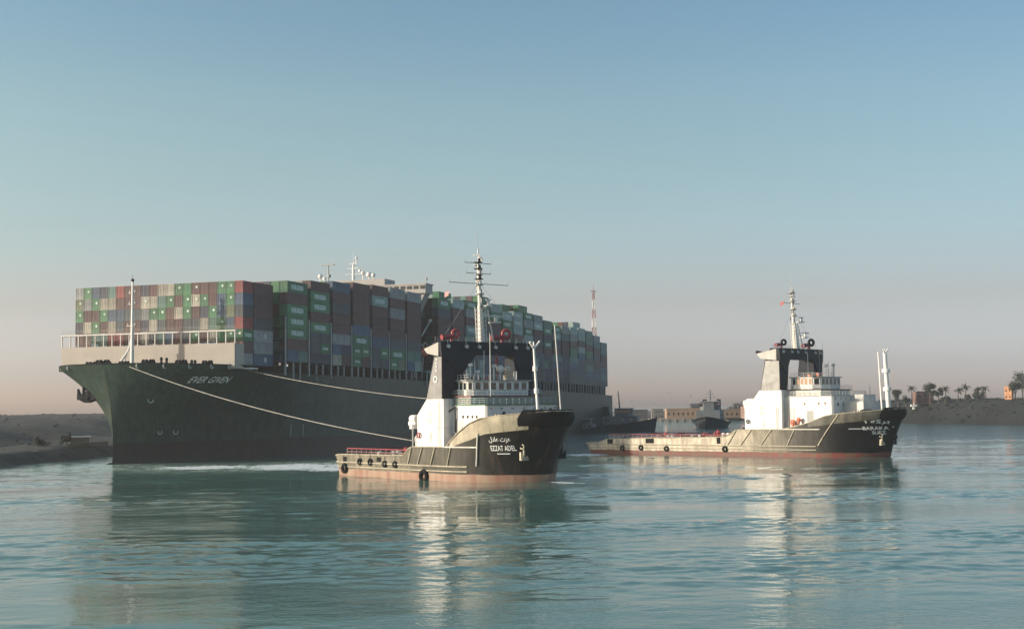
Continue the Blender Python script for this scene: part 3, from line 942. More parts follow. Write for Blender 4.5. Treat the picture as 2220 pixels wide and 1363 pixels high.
for k in BAYS:
    s0 = k * PITCHB
    xs0, xs1 = -(s0 + 12.4), -s0
    zb = base_z(s0 + 6)
    zt = interp(s0 + 6.2, OUTER)
    n = max(3, int(round((zt - zb) / (3.1 if k < 2 else 3.3))))
    H_ = (zt - zb) / n
    cols = side_cols(k, n)
    yo = 29.48 - 1.34
    for r_ in range(n):
        z = zt - (r_ + 1) * H_
        c = cols[r_]
        bay_w = ORD[GAPK[k] + 1]
        if N_CONT[0] >= 297:
            stuff_box(xs0, xs1, yo, z, H_, {'G': 'green'}.get(c, c.split(',')[-1] if c.startswith('P') else c))
            continue
        if c.startswith('P:'):
            c1, c2 = c[2:].split(',')
            for q, (cc, xc) in enumerate(((c1, xs1 - 3.05), (c2, xs0 + 3.05))):
                put_container(xc, yo, z, 6.05, H_, cc,
                              'short %s container on shaded flank, %s bay from bow, %s tier from top, %s half' % (WORD[cc].split()[-1], bay_w, ORD[r_ + 1], ('bow', 'stern')[q]),
                              'containers in the shaded side stacks', ('EVERGREEN', 3.6, 0.7, 0) if cc == 'green' else None)
        else:
            cc = 'green' if c == 'G' else c
            put_container((xs0 + xs1) / 2, yo, z, 12.3, H_, cc,
                          '%s container on shaded flank, %s bay from bow, %s tier from top' % (WORD[cc], bay_w, ORD[r_ + 1]),
                          'containers in the shaded side stacks',
                          ('EVERGREEN', 7.2, 1.35, 0.2) if (c == 'G' or (cc == 'mint' and rs.random() < 0.5)) else None)
    # the columns behind the outer one
    extra = 1 if k in (9, 12, 14, 15, 21) else 0
    topn = {}
    for i in range(1, 22):
        y = 29.48 - 1.34 - 2.68 * i
        nn = n + (extra if (2 <= i <= 19 or (i == 1 and k % 2)) else 0)
        if rs.random() < 0.06: nn -= 1
        rng_ = range(nn) if i in (1, 2, 21) else range(max(0, nn - 3), nn)
        for r_ in rng_:
            stuff_box(xs0, xs1, y, zb + r_ * H_, H_, rs.choice(DARKS) if r_ < nn - 1 else rs.choice(DARKS + ['green', 'green', 'mint', 'grey']))
        if i not in (1, 2, 21):
            pass
o = stuff.build('inner_containers', [CM[c] for c in SLOT])
o.location = SHIP_M.translation; o.rotation_euler = (0, 0, SHIP_RZ)
tag(o, 'mass of mixed containers packed inside and far along the ship', 'container stacks', kind='stuff')

# ------------------------------------------------------------------ salvage tugs
AR = {'ezzat': '\ufedd\ufea9\ufe8e\ufecb \ufe95\ufeb0\ufecb', 'baraka': '\u0661 \ufe94\ufedb\ufeae\ufe91'}

def make_tug(name, label, cat, stem, alpha, p):
    """local x = forward from the stern, near side = -y, z up from the water"""
    al = R(alpha)
    L_ = p['L']; HB = 11.0
    org = Vector((stem[0] - math.cos(al) * L_, stem[1] + math.sin(al) * L_, 0))
    root = empty(name, org, -al)
    tag(root, label, cat)
    def V(a, b, z): return Vector((a, -b, z))        # b > 0 is the sunlit near side
    BX = lambda mb, a0, a1, b0, b1, z0, z1, mi=0: mb.box(a0, a1, -b1, -b0, z0, z1, mi)
    WDt = [(0, 0), (0.3, 1.8), (1, 3.4), (2, 4.8), (4, 6.6), (7, 8.6), (11, 10.2), (16, 11.0), (200, 11.0)]
    WWt = [(0, 0), (0.5, 1.3), (2, 3.0), (5, 5.8), (10, 8.7), (16, 10.4), (24, 10.9), (200, 11.0)]
    def stemx(z): return L_ + interp(z, [(-2, -1.0), (0, 0), (3, 0.7), (7, 2.1), (10, 3.5), (13, 4.6), (14, 4.8)])
    ZT = p['zbow']
    DT = L_ + 4.7
    EX = p['ext']; DE = DT + EX
    def top(a): return interp(a, p['sheer'])
    def hp(d, z, side=1, out=0.0):
        f = max(0.0, min(1.0, z / (ZT - 1.5))) ** 1.6
        w = interp(d, WWt) * (1 - f) + interp(d, WDt) * f
        if z > ZT - 1.5 and d < 14: w -= 0.55 * (z - ZT + 1.5) * (1 - d / 14.0) * min(1.0, w)
        a = DT - d + (stemx(z) - DT) * max(0.0, 1 - d / 26.0)
        if d > DE - 5:                                # rounded stern, cut up towards the water
            t = (d - (DE - 5)) / 5.0
            w *= 1 - 0.22 * t * t
            a += 3.2 * t * max(0.0, 1 - max(z, 0) / 4.2)
        return V(a, side * (w + out), z)
    def d_at(a, z=8.0):                               # distance from the stem for a station
        lo, hi = 0.0, DE
        for _ in range(30):
            m_ = (lo + hi) / 2
            if hp(m_, z).x > a: lo = m_
            else: hi = m_
        return lo
    DS = [0, 0.1, 0.3, 0.6, 1, 1.5, 2, 3, 4, 5.5, 7, 9, 11, 13.5, 16, 18, 20]
    x = 22.0
    while x < DE - 5.2: DS.append(x); x += 1.5 if p['stepa'][0] - 2 < DT - x < p['stepa'][1] + 2 else 3.0
    DS += [DE - 5, DE - 4, DE - 3, DE - 2, DE - 1, DE - 0.4, DE]
    mb = MB()
    for side in (1, -1):
        rows = []
        for k in range(13):
            rows.append([hp(d, -1.5 + k / 12.0 * (top(DT - d) + 1.5), side) for d in DS])
        mb.grid(rows, 0, True, flip=(side == -1))
    rows = [[hp(DE, -1.5 + k / 8.0 * (top(-EX) + 1.5), sd) for sd in (1, -1)] for k in range(9)]
    mb.grid(rows, 0, False)
    hull = mb.build('hull', p['hull_mat'], root)
    mb = MB()
    dk = [d for d in DS]
    mb.grid([[hp(d, top(DT - d) - p['bul'], 1, -0.15) for d in dk], [hp(d, top(DT - d) - p['bul'], -1, -0.15) for d in dk]], 0, False)
    mb.build('deck', M['deck'], root)
    def along(a0, a1, zf, side=1, out=0.0, n=40):
        return [hp(d_at(a0 + (a1 - a0) * i / n, 6.0), zf(a0 + (a1 - a0) * i / n), side, out) for i in range(n + 1)]
    # rubbing strakes
    mb = MB()
    for side in (1, -1):
        mb.path([hp(d, 2.75, side, 0.08) for d in DS if d > DT - p['mid1'] - 0.5], 0.17)
        mb.path([hp(d, 1.85, side, 0.06) for d in DS if d > DT - L_ * 0.86], 0.15)
    mb.path([hp(DE, 2.75, 1, 0.1), hp(DE, 2.75, -1, 0.1)], 0.2)
    mb.build('rubbing_strake', p['strake_mat'], root)
    # gunwale
    mb = MB()
    for side in (1, -1):
        mb.path([hp(d, top(DT - d), side, 0.0) for d in DS], 0.13)
    mb.path([hp(DE, top(-EX), 1), hp(DE, top(-EX), -1)], 0.13)
    mb.build('gunwale', p['strake_mat'], root)
    # raised plating amidships with raking frames
    for (at, ab) in p['frames']:
        mb = MB()
        n = 8
        zt_ = min(top(at), p['mid_top'] if at < p['mid1'] else top(at))
        pts = [hp(d_at(ab + (at - ab) * i / n, 5.0), 2.9 + (zt_ - 2.9) * i / n, 1, 0.10) for i in range(n + 1)]
        mb.path(pts, 0.16)
        mb.build('raking_frame', p['frame_mat'], root)
    mb = MB()
    zz = p['mid_top']
    mb.path(along(p['trim0'], p['mid1'], lambda a: zz, 1, 0.12), 0.17)
    if p['trim_vert']:
        mb.path([hp(d_at(p['mid1'], 5), z, 1, 0.14) for z in (2.9, 4.5, 6.3, 8.8)], 0.17)
    mb.build('plating_trim', M['trim'], root)
    # forecastle bulwark band
    a0, a1, h0, h1 = p['band']
    rows = []
    n = 30
    for j in range(5):
        row = []
        for i in range(n + 1):
            a = a0 + (a1 - a0) * i / n
            h = h0 + (h1 - h0) * min(1.0, i / n * 3.0)
            z = top(a) + 0.02 - h * (1 - j / 4.0)
            d = d_at(a, 9.0)
            row.append(hp(d, z, 1, 0.07))
        rows.append(row)
    mb = MB(); mb.grid(rows, 0, True)
    mb.build('bulwark', p['band_mat'], root)
    # heavy rubber bow fender
    mb = MB()
    FD = [d for d in [0, 0.15, 0.4, 0.8, 1.3, 2, 3, 4, 5.2, 6.5, 8, 10, 12] if d <= p['fender_d']]
    prof = [(ZT - 0.2, -0.5), (ZT + 0.10, -0.3), (ZT + 0.02, 0.0), (ZT - 0.6, 0.22), (ZT - 1.5, 0.34), (ZT - 2.4, 0.26), (ZT - 3.0, 0.0)]
    seq = [(d, 1) for d in FD[::-1]] + [(d, -1) for d in FD[1:]]
    rows = []
    for (z, o_) in prof:
        row = []
        for (d, sd) in seq:
            q = hp(d, min(z, ZT), sd, o_); q.z = z
            if d < 2.5: q.x += o_ * (1 - d / 2.5)
            row.append(q)
        rows.append(row)
    mb.grid(rows, 0, True)
    mb.build('bow_fender', M['black'], root)

    # names on the bow
    def htext(body, a_l, width, z0, hgt, nm='name_lettering', mt=None, bold=0.02):
        vs, fs = text_mesh(body, 1.0, 0.0, bold)
        if not vs: return
        x0, x1 = min(v.x for v in vs), max(v.x for v in vs); y0_, y1_ = min(v.y for v in vs), max(v.y for v in vs)
        out = []
        for v in vs:
            a = a_l + (v.x - x0) / (x1 - x0) * width
            z = z0 + (v.y - y0_) / (y1_ - y0_) * hgt
            out.append(hp(d_at(a, z), z, 1, 0.06))
        mt_ = MB(); mt_.add(out, fs); mt_.build(nm, mt or M['letter'], root)
    for args in p['text']: htext(*args)
    mb = MB()
    for (aa, ab, z, r) in p['underline']: mb.path(along(aa, ab, lambda a: z, 1, 0.05, 6), r, 4)
    mb.build('name_underline', M['letter'], root)

    # anchors on the bow
    for side in (1, -1):
        c = hp(d_at(p['anchor'][0], p['anchor'][1]), p['anchor'][1], side, 0.35)
        o = anchor(root, c, 0.55, M['band'] if side == 1 else M['dark'])
        ch = MB(); ch.torus(hp(d_at(p['anchor'][0], p['anchor'][1] + 1.5), p['anchor'][1] + 1.5, side, 0.05), (0.3, -side, 0), 0.4, 0.14, 14, 6)
        ch.build('hawse_pipe', M['band'], root)

    # tyres hung on the side
    for (a, z, r) in p['tyres']:
        c = hp(d_at(a, z), z, 1, 0.22)
        mb = MB(); mb.torus(c, (0, 1, 0), r, r * 0.42, 18, 8)
        mb.tube(c + Vector((0, 0, r)), c + Vector((0, 0.1, r + 1.0)), 0.04, 0.04, 5)
        mb.build('tyre_fender', M['black'], root)
    for (a0_, a1_, z0_, z1_) in p['ports']:            # freeing ports cut in the bulwark
        mb = MB()
        q = [hp(d_at(a, z), z, 1, 0.04) for a, z in ((a0_, z0_), (a1_, z0_), (a1_, z1_), (a0_, z1_))]
        mb.add(q, [(0, 1, 2, 3)]); mb.build('freeing_port', M['black'], root)

    # aft deck rail
    r0, r1, rz = p['rail']
    for side in (1, -1):
        pts = [hp(d_at(r0 + (r1 - r0) * i / 12.0, 4), top(r0 + 1) - 0.05, side, -0.5) for i in range(13)]
        rl = rail(pts, rz, 2, 1.4, 0.055).build('railing', M['trim'], root)
        mb = MB(); mb.path([q + Vector((0, 0, rz)) for q in pts], 0.13)
        mb.build('rail_cap', M['red' if side == 1 else 'maroon'], rl)
        mb = MB(); mb.path([q + Vector((0, 0, rz * 0.45)) for q in pts], 0.10); mb.build('rail_pipe', M['maroon'], rl)
    # arched tow bars over the aft deck
    for a in p['towbars']:
        mb = MB()
        zb = top(a) - 0.8
        pts = [V(a, 9.5 * math.cos(math.pi * i / 10), zb + 1.9 * math.sin(math.pi * i / 10) ** 0.4) for i in range(11)]
        mb.path(pts, 0.16); mb.build('tow_bar', M['maroon'], root)
    for (a, b, h, col) in p['deckgear']:
        mb = MB(); zb = top(a) - 1.2
        mb.tube(V(a, b, zb), V(a, b, zb + h * 0.7), 0.42, 0.38, 8); mb.ball(V(a, b, zb + h * 0.8), 0.55, 0.55, h * 0.25, 10, 6)
        mb.tube(V(a, b, zb + h * 0.5), V(a + 0.6, b, zb + h * 0.9), 0.18, 0.2, 6)
        mb.build('ventilator' if col != 'red' else 'hydrant', M[col], root)
    for (a, b, sc) in p['winches']:
        winch(root, a, -b, top(a) - 1.6, sc, M['dark'])

    # funnel casings on both sides carrying the arch
    q = p['casing']
    for side in (1, -1):
        b0, b1 = (6.4, 10.8) if side == 1 else (-10.8, -6.4)
        mb = MB(); mb.prism([(a, z) for a, z in q['poly']], 'y', -b1, -b0)
        cs = mb.build('funnel_casing', M['white'], root)
        lg = q['leg']                                    # [(a_aft_bottom, z), (a_aft_top, z), (a_fwd_top, z), (a_fwd_bottom, z)]
        mb = MB()
        # the leg narrows inwards with height
        bi_b, bi_t = (7.3 * side, 6.2 * side)
        bo_b, bo_t = 11.0 * side, 11.0 * side
        vs = []
        for (a, z), (bo, bi) in zip(lg, ((bo_b, bi_b), (bo_t, bi_t), (bo_t, bi_t), (bo_b, bi_b))):
            vs += [V(a, bo, z), V(a, bi, z)]
        mb.add(vs, [(0, 2, 4, 6), (1, 7, 5, 3), (0, 1, 3, 2), (2, 3, 5, 4), (4, 5, 7, 6), (6, 7, 1, 0)])
        leg = mb.build('arch_leg', M['navy'], root)
        mb = MB()
        e = 0.02 * side
        i_ = 0.12
        vs = [V(lg[0][0] + i_, bo_b + e, lg[0][1]), V(lg[1][0] + i_, bo_t + e, lg[1][1] - 0.6), V(lg[2][0] - i_, bo_t + e, lg[2][1] - 0.6), V(lg[3][0] - i_, bo_b + e, lg[3][1])]
        mb.add(vs, [(0, 1, 2, 3)]); mb.build('side_panel', p['panel_mat'], leg)
        if p.get('emblem'):
            am = (lg[0][0] + lg[3][0]) / 2 + 0.35
            mb = MB(); mb.torus(V(am + 0.25, bo_b + e * 3, lg[0][1] + 3.6), (0, 1, 0), 0.55, 0.14, 16, 5)
            mb.build('emblem', M['letter'], leg)
            for i, z in enumerate((5.2, 5.9, 6.6, 7.3)):
                mb = MB(); zc = lg[0][1] + z
                mb.path([V(am + 0.15 + 0.14 * z / 3 - 0.35, bo_b + e * 3, zc - 0.2), V(am + 0.45 + 0.14 * z / 3, bo_b + e * 3, zc), V(am + 0.15 + 0.14 * z / 3 - 0.3, bo_b + e * 3, zc + 0.2)], 0.07, 4)
                mb.build('emblem_letter', M['letter'], leg)
    # arch beam, with chamfered inner corners
    (ba0, ba1, bz0, bz1) = q['beam']
    mb = MB()
    mb.prism([(-11.2, bz0), (-11.4, bz1 - 0.3), (-11.0, bz1), (11.0, bz1), (11.2, bz1 - 0.5), (11.0, bz0 - 0.0), (8.2, bz0 - 3.6), (6.0, bz0 + 0.25), (-3.0 if p['wide_far'] else -6.0, bz0 + 0.25), (-6.6 if p['wide_far'] else -8.2, bz0 - 3.6)],
             'x', ba0, ba1)
    mb.build('arch_beam', M['navy'], root)
    # exhaust hood at the near end
    for side in (1, -1):
        mb = MB()
        b0, b1 = (8.3, 11.46) if side == 1 else (-11.46, -8.3)
        h_ = q['hood']
        mb.prism([(h_[0], bz0 + 0.5), (h_[0] - 1.0, bz1 - 1.3), (h_[1], bz1 - 0.2), (h_[1], bz0 - 0.1)], 'y', -b1, -b0)
        hd = mb.build('exhaust_hood', M['silver'], root)
        mb = MB(); mb.tube(V(h_[0], (b0 + b1) / 2, bz1 - 1.3), V(h_[0] - 2.0, (b0 + b1) / 2, bz1 - 0.8), 0.5, 0.42, 10); mb.build('exhaust_pipe', M['dark'], hd)
    # fire monitors on the arch
    for (b, sc) in p['monitors']:
        am = (ba0 + ba1) / 2 + 0.4
        mb = MB()
        mb.tube(V(am, b, bz1), V(am, b, bz1 + 0.9 * sc), 0.4 * sc, 0.3 * sc, 8)
        mb.tube(V(am - 0.3, b + 2.2 * sc, bz1 + 0.75 * sc), V(am, b + 0.4 * sc, bz1 + 0.95 * sc), 0.55 * sc, 0.35 * sc, 10)
        fmn = mb.build('fire_monitor', p['mon_mat'], root)
        mb = MB(); mb.torus(V(am + 0.4, b - 0.55 * sc, bz1 + 1.5 * sc), (0.9, -0.45, 0), 0.62 * sc, 0.30 * sc, 20, 10)
        mb.build('hand_wheel', p['mon_mat2'], fmn)
    # main mast on the arch
    zb = bz1; m0 = p['mast']
    mt0 = (ba0 + ba1) / 2
    top_a = mt0 - 1.0
    def mpt(z): 
        t = (z - zb) / (m0['top'] - zb)
        return V(mt0 + (top_a - mt0) * t, 0.6, z)
    mb = MB()
    mb.tube(mpt(zb), mpt(zb + 7), 0.75 * m0['w'], 0.5 * m0['w'], 10); mb.tube(mpt(zb + 7), mpt(m0['top'] - 2), 0.42 * m0['w'], 0.25 * m0['w'], 8)
    mb.tube(mpt(m0['top'] - 2), mpt(m0['top'] + m0['whip']), 0.07, 0.03, 5)
    mb.tube(mpt(zb) + V(0.9, -2.2, 0), mpt(zb + 6.3) + V(0.3, -1.6, 0), 0.16, 0.16, 6)
    mast = mb.build('mast', M['offwhite'], root)
    for (z, w_) in m0['yards']:
        mb = MB(); c = mpt(z); mb.tube(c + V(0, -w_, 0), c + V(0, w_, 0), 0.07, 0.07, 5)
        for sd in (-1, 1): mb.tube(c + V(0, sd * w_, -0.1), c + V(0, sd * w_, 0.6), 0.05, 0.05, 5)
        mb.build('yard', M['grey'], mast)
    for z in m0['plates']:
        mb = MB(); c = mpt(z); mb.tube(c - Vector((0, 0, 0.08)), c + Vector((0, 0, 0.1)), 0.85 * m0['w'], 0.85 * m0['w'], 10)
        mb.tube(c + Vector((0.4, 0, 0.1)), c + Vector((0.4, 0, 0.75)), 0.28, 0.22, 8); mb.build('lamp', M['dark'] if int(z * 10) % 2 else M['grey'], mast)
    rn = random.Random(int(L_))
    for i in range(22):
        z = zb + 6.5 + (m0['top'] - zb - 6.5) * (i + 0.5) / 22
        c = mpt(z); mb = MB(); az = rn.uniform(0, 6.28); w_ = rn.uniform(0.35, 1.0)
        e_ = c + Vector((math.cos(az) * w_, math.sin(az) * w_, 0.0))
        mb.tube(c, e_, 0.07, 0.07, 5); mb.tube(e_ - Vector((0, 0, 0.15)), e_ + Vector((0, 0, rn.uniform(0.25, 0.9))), rn.uniform(0.06, 0.2), 0.08, 7)
        mb.build('mast_fitting', M[rn.choice(['offwhite', 'offwhite', 'grey', 'dark'])], mast)
    mb = MB()
    for k_ in range(8):
        za, zc = zb + 0.85 * k_, zb + 0.85 * (k_ + 1)
        for (dx, dy) in ((-0.7, -0.7), (0.7, -0.7), (0.7, 0.7), (-0.7, 0.7)):
            mb.tube(mpt(za) + Vector((dx, dy, 0)), mpt(zc) + Vector((dx, dy, 0)), 0.09, 0.09, 5)
        mb.tube(mpt(za) + Vector((-0.7, -0.7, 0)), mpt(zc) + Vector((0.7, -0.7, 0)), 0.06, 0.06, 4)
        mb.tube(mpt(za) + Vector((0.7, -0.7, 0)), mpt(zc) + Vector((0.7, 0.7, 0)), 0.06, 0.06, 4)
    mb.build('mast_lattice', M['offwhite'], mast)
    for (z, b, ln) in m0['radars']:
        mb = MB(); c = mpt(z) + V(0.9, b, 0)
        mb.box(c.x - 1.2, c.x + 0.5, c.y - 0.9, c.y + 0.9, z - 0.25, z); mb.tube(c, c + Vector((0, 0, 0.9)), 0.35, 0.3, 8)
        mb.box(c.x - 0.15, c.x + 0.15, c.y - ln, c.y + ln, z + 0.95, z + 1.2); mb.build('radar', M['offwhite'], mast)
    mb = MB(); c = mpt(m0['flag'][0]) + V(0, m0['flag'][1], 0)
    mb.add([c, c + V(-1.1, 0.15, -0.3), c + V(-1.0, 0.2, -1.2), c + V(0.05, 0.05, -0.9)], [(0, 1, 2, 3)]); mb.build('flag', M['red'], mast)
    mb = MB()
    for sd in (-1, 1): mb.tube(mpt(m0['top'] - 6), V(mt0 + 0.2, sd * 10.5, bz1), 0.03, 0.03, 4)
    mb.build('mast_stay', M['grey'], mast)

    # white deckhouse
    h = p['house']
    mb = MB()
    hb = h['hb']
    poly = [(h['a0'], -hb), (h['a1'] - h['ch'], -hb), (h['a1'], -hb + h['ch']), (h['a1'], hb - h['ch']), (h['a1'] - h['ch'], hb), (h['a0'], hb)]
    mb.prism(poly, 'z', h['z0'], h['z1'])
    house = mb.build('deckhouse', M['white'], root)
    mb = MB(); poly2 = [(a + (0.35 if a > h['a0'] else -0.2), y * 1.035) for a, y in poly]
    mb.prism(poly2, 'z', h['z1'], h['z1'] + 0.16); mb.build('deck_edge', M['green'] if p['greenrail'] else M['grey'], house)
    rl = rail([(h['a0'] + 2, -hb, h['z1'] + 0.16), (h['a1'] - h['ch'], -hb, h['z1'] + 0.16), (h['a1'], -hb + h['ch'], h['z1'] + 0.16), (h['a1'], hb - h['ch'], h['z1'] + 0.16), (h['a1'] - h['ch'], hb, h['z1'] + 0.16)], 1.1, 3, 1.5, 0.05)
    rl.build('railing', M['teal'] if p['greenrail'] else M['offwhite'], house)
    for (a, z) in h['holes']:
        mb = MB(); mb.tube(V(a, hb - 0.1, z), V(a, hb + 0.05, z), 0.26, n=14); ph = mb.build('porthole', M['glass'], house)
        mb = MB(); mb.torus(V(a, hb + 0.03, z), (0, 1, 0), 0.30, 0.05, 14, 5); mb.build('frame', M['trim'], ph)
    for (b, z) in h['fholes']:
        mb = MB(); mb.tube(V(h['a1'] - 0.1, b, z), V(h['a1'] + 0.05, b, z), 0.42, n=14); ph = mb.build('porthole', M['glass'], house)
        mb = MB(); mb.torus(V(h['a1'] + 0.03, b, z), (1, 0, 0), 0.46, 0.07, 14, 5); mb.build('frame', M['offwhite'], ph)
    for (a0_, a1_, z0_, z1_, mt) in h['doors']:
        mb = MB(); BX(mb, a0_, a1_, hb, hb + 0.06, z0_, z1_); dr = mb.build('door', M[mt], house)
        mb = MB(); BX(mb, a0_ - 0.12, a0_, hb, hb + 0.1, z0_, z1_ + 0.12); BX(mb, a1_, a1_ + 0.12, hb, hb + 0.1, z0_, z1_ + 0.12); BX(mb, a0_, a1_, hb, hb + 0.1, z1_, z1_ + 0.12)
        mb.build('frame', M['trim'], dr)
    # bridge deck block and wheelhouse
    u = p['upper']
    mb = MB(); BX(mb, u['a0'], u['a1'], -u['hb'], u['hb'], h['z1'] + 0.16, u['z1']); up = mb.build('upper_deckhouse', M['silver' if p['greenrail'] else 'offwhite'], root)
    mb = MB(); BX(mb, u['a0'] - 0.4, u['a1'] + 0.5, -u['hb'] - 0.4, u['hb'] + 0.4, u['z1'], u['z1'] + 0.18); mb.build('deck_edge', M['maroon'] if p['greenrail'] else M['dark'], up)
    rl = rail([(u['a0'], -u['hb'] - 0.3, u['z1'] + 0.18), (u['a1'] + 0.4, -u['hb'] - 0.3, u['z1'] + 0.18), (u['a1'] + 0.4, u['hb'] + 0.3, u['z1'] + 0.18)], 1.0, 2, 1.3, 0.045)
    rl.build('railing', M['teal'] if p['greenrail'] else M['offwhite'], up)
    w = p['wheel']
    cw = w.get('cw', 1.6)
    hbw = w['hb']
    poly = [(w['a0'], -hbw), (w['a1'] - cw, -hbw), (w['a1'], -hbw + cw), (w['a1'], hbw - cw), (w['a1'] - cw, hbw), (w['a0'], hbw)]
    zw0, zw1 = u['z1'] + 0.18, w['z1']
    mb = MB(); mb.prism(poly, 'z', zw0, zw1); wh = mb.build('wheelhouse', M['white'], root)
    mb = MB(); mb.prism([(a + (0.4 if a > w['a0'] else -0.3), y * 1.07) for a, y in poly], 'z', zw1, zw1 + 0.22); mb.build('roof', M['grey'], wh)
    zlo, zhi = zw0 + (zw1 - zw0) * 0.40, zw1 - 0.25
    def win(c0, c1, nrm):
        """window between two plan points"""
        c0, c1, nrm = Vector(c0), Vector(c1), Vector(nrm)
        mb = MB()
        q = []
        for z in (zlo, zhi):
            for c in (c0, c1):
                q += [(c.x + nrm.x * 0.04, c.y + nrm.y * 0.04, z)]
        mb.add(q, [(0, 1, 3, 2)])
        g = mb.build('window', M['glass'], wh)
        mb = MB()
        o_ = nrm * 0.05
        P = [Vector((c.x, c.y, z)) + Vector((o_.x, o_.y, 0)) for z in (zlo, zhi) for c in (c0, c1)]
        for i, j in ((0, 1), (1, 3), (3, 2), (2, 0)): mb.tube(P[i], P[j], 0.07, 0.07, 5)
        mb.build('frame', M['white'], g)
    def wall_windows(pa, pb, nrm, n, gap=0.22):
        pa, pb = Vector(pa), Vector(pb)
        for i in range(n):
            win(pa.lerp(pb, (i + gap / 2 + 0.03) / n), pa.lerp(pb, (i + 1 - gap / 2 - 0.03) / n), nrm)
    wall_windows((w['a1'], -hbw + cw), (w['a1'], hbw - cw), (1, 0), w['nf'])
    for sd in (-1, 1):
        wall_windows((w['a1'] - cw, sd * hbw), (w['a1'], sd * (hbw - cw)), (0.7, sd * 0.7), 1, 0.3)
        wall_windows((w['a0'] + 0.4, sd * hbw), (w['a1'] - cw, sd * hbw), (0, sd), w['ns'])
    # clutter on the wheelhouse roof
    zr = zw1 + 0.22
    for (kind, a, b, hh, r, mt) in p['roof']:
        mb = MB(); c = V(a, b, zr)
        if kind == 'dome':
            mb.tube(c, c + Vector((0, 0, hh)), 0.14, 0.14, 8); mb.ball(c + Vector((0, 0, hh + r * 0.7)), r)
        elif kind == 'post':
            mb.tube(c, c + Vector((0, 0, hh)), r, r * 0.6, 6)
        elif kind == 'cone':
            mb.tube(c + Vector((0, 0, hh)), c + Vector((0, 0, hh + 1.7)), r, 0.06, 10); mb.tube(c, c + Vector((0, 0, hh)), 0.1, 0.1, 6)
        elif kind == 'box':
            mb.box(c.x - r, c.x + r, c.y - r, c.y + r, zr, zr + hh)
        elif kind == 'light':
            mb.tube(c, c + Vector((0, 0, hh)), 0.09, 0.09, 6); mb.tube(c + Vector((-0.3, 0, hh + 0.2)), c + Vector((0.4, 0, hh + 0.25)), r, r, 12)
        nm = {'dome': 'satellite_dome', 'post': 'antenna', 'cone': 'signal_cone', 'box': 'equipment_box', 'light': 'searchlight'}[kind]
        mb.build(nm, M[mt], wh)
    rail([(w['a0'], -hbw, zr), (w['a1'] - 0.4, -hbw, zr), (w['a1'] - 0.2, hbw * 0.1, zr)], 0.95, 2, 1.2, 0.045).build('railing', M['offwhite'], wh)
    # ladders, doors, vents and lamps on the casings and the arch
    for side in (1, -1):
        bo = 10.8 * side
        ce = q['poly'][-1][0]
        mb = MB()
        for aa in (ce - 1.5, ce - 1.0): mb.tube(V(aa, bo + 0.12 * side, 6.2), V(aa, bo + 0.12 * side, q['poly'][2][1] - 0.4), 0.04, 0.04, 5)
        zz = 6.4
        while zz < q['poly'][2][1] - 0.5:
            mb.tube(V(ce - 1.5, bo + 0.12 * side, zz), V(ce - 1.0, bo + 0.12 * side, zz), 0.03, 0.03, 4); zz += 0.42
        mb.build('ladder', M['grey'], root)
        cm_ = (q['poly'][0][0] + ce) / 2
        mb = MB(); BX(mb, cm_ - 0.5, cm_ + 0.4, min(bo, bo + 0.07 * side), max(bo, bo + 0.07 * side), 7.2, 9.3); dr = mb.build('door', M['offwhite'], root)
        mb = MB(); mb.tube(V(cm_ + 0.25, bo + 0.1 * side, 8.2), V(cm_ + 0.25, bo + 0.2 * side, 8.2), 0.08, 0.08, 6); mb.build('handle', M['dark'], dr)
        for dz in (10.6, 12.0):
            mb = MB()
            for i in range(5): BX(mb, cm_ - 1.0, cm_ + 0.6, min(bo, bo + 0.06 * side), max(bo, bo + 0.06 * side), dz + i * 0.2, dz + i * 0.2 + 0.09)
            mb.build('louvre', M['grey'], root)
        mb = MB(); BX(mb, q['poly'][0][0] - 0.05, ce + 0.05, min(bo - 4.3 * side, bo + 0.09 * side), max(bo - 4.3 * side, bo + 0.09 * side), 9.75, 9.85); mb.build('plate_seam', M['offwhite'], root)
        rl = rail([V(q['poly'][0][0] + 0.2, 10.6 * side, top(q['poly'][0][0]) - 0.1), V(ce, 10.6 * side, top(ce) - 0.1)], 1.3, 2, 1.2, 0.04); rl.build('railing', M['offwhite'], root)
    for b in (-9.5, -6.5, -1.5, 2.5, 5.5, 9.8):
        mb = MB(); c = V(ba1 + 0.15, b, bz1 - 0.9); mb.tube(c - Vector((0.2, 0, 0)), c + Vector((0.35, 0, -0.1)), 0.28, 0.34, 10); mb.tube(c, c + Vector((-0.1, 0, 1.0)), 0.05, 0.05, 5)
        mb.build('floodlight', M['offwhite'], root)
    rail([V(ba0 + 0.3, 10.8, bz1), V(ba0 + 0.3, -10.8, bz1)], 0.9, 2, 1.8, 0.035).build('railing', M['grey'], root)
    for i in range(7):
        mb = MB(); b = -8 + i * 2.6; c = V(h['a1'] + 0.1, b, h['z1'] - 0.75); mb.box(c.x - 0.1, c.x + 0.12, c.y - 0.18, c.y + 0.18, c.z, c.z + 0.3); mb.build('lamp', M['grey'], house)
    # coiled ropes and bollards on the foredeck and afterdeck
    for (a, b) in [(L_ * 0.2, 7.8), (L_ * 0.2, -7.8), (L_ * 0.34, 8.2), (L_ * 0.34, -8.2), (L_ + 0.5, 3.6), (L_ + 0.5, -3.6), (L_ - 5, 7.2), (L_ - 5, -7.2)]:
        mb = MB(); zb = top(a) - (1.3 if a < L_ * 0.5 else 0.6)
        for dx in (-0.45, 0.45): mb.tube(V(a + dx, b, zb), V(a + dx, b, zb + 1.15), 0.22, 0.24, 10)
        mb.box(a - 0.9, a + 0.9, -b - 0.35, -b + 0.35, zb - 0.1, zb + 0.06); mb.build('bollard', M['band'], root)
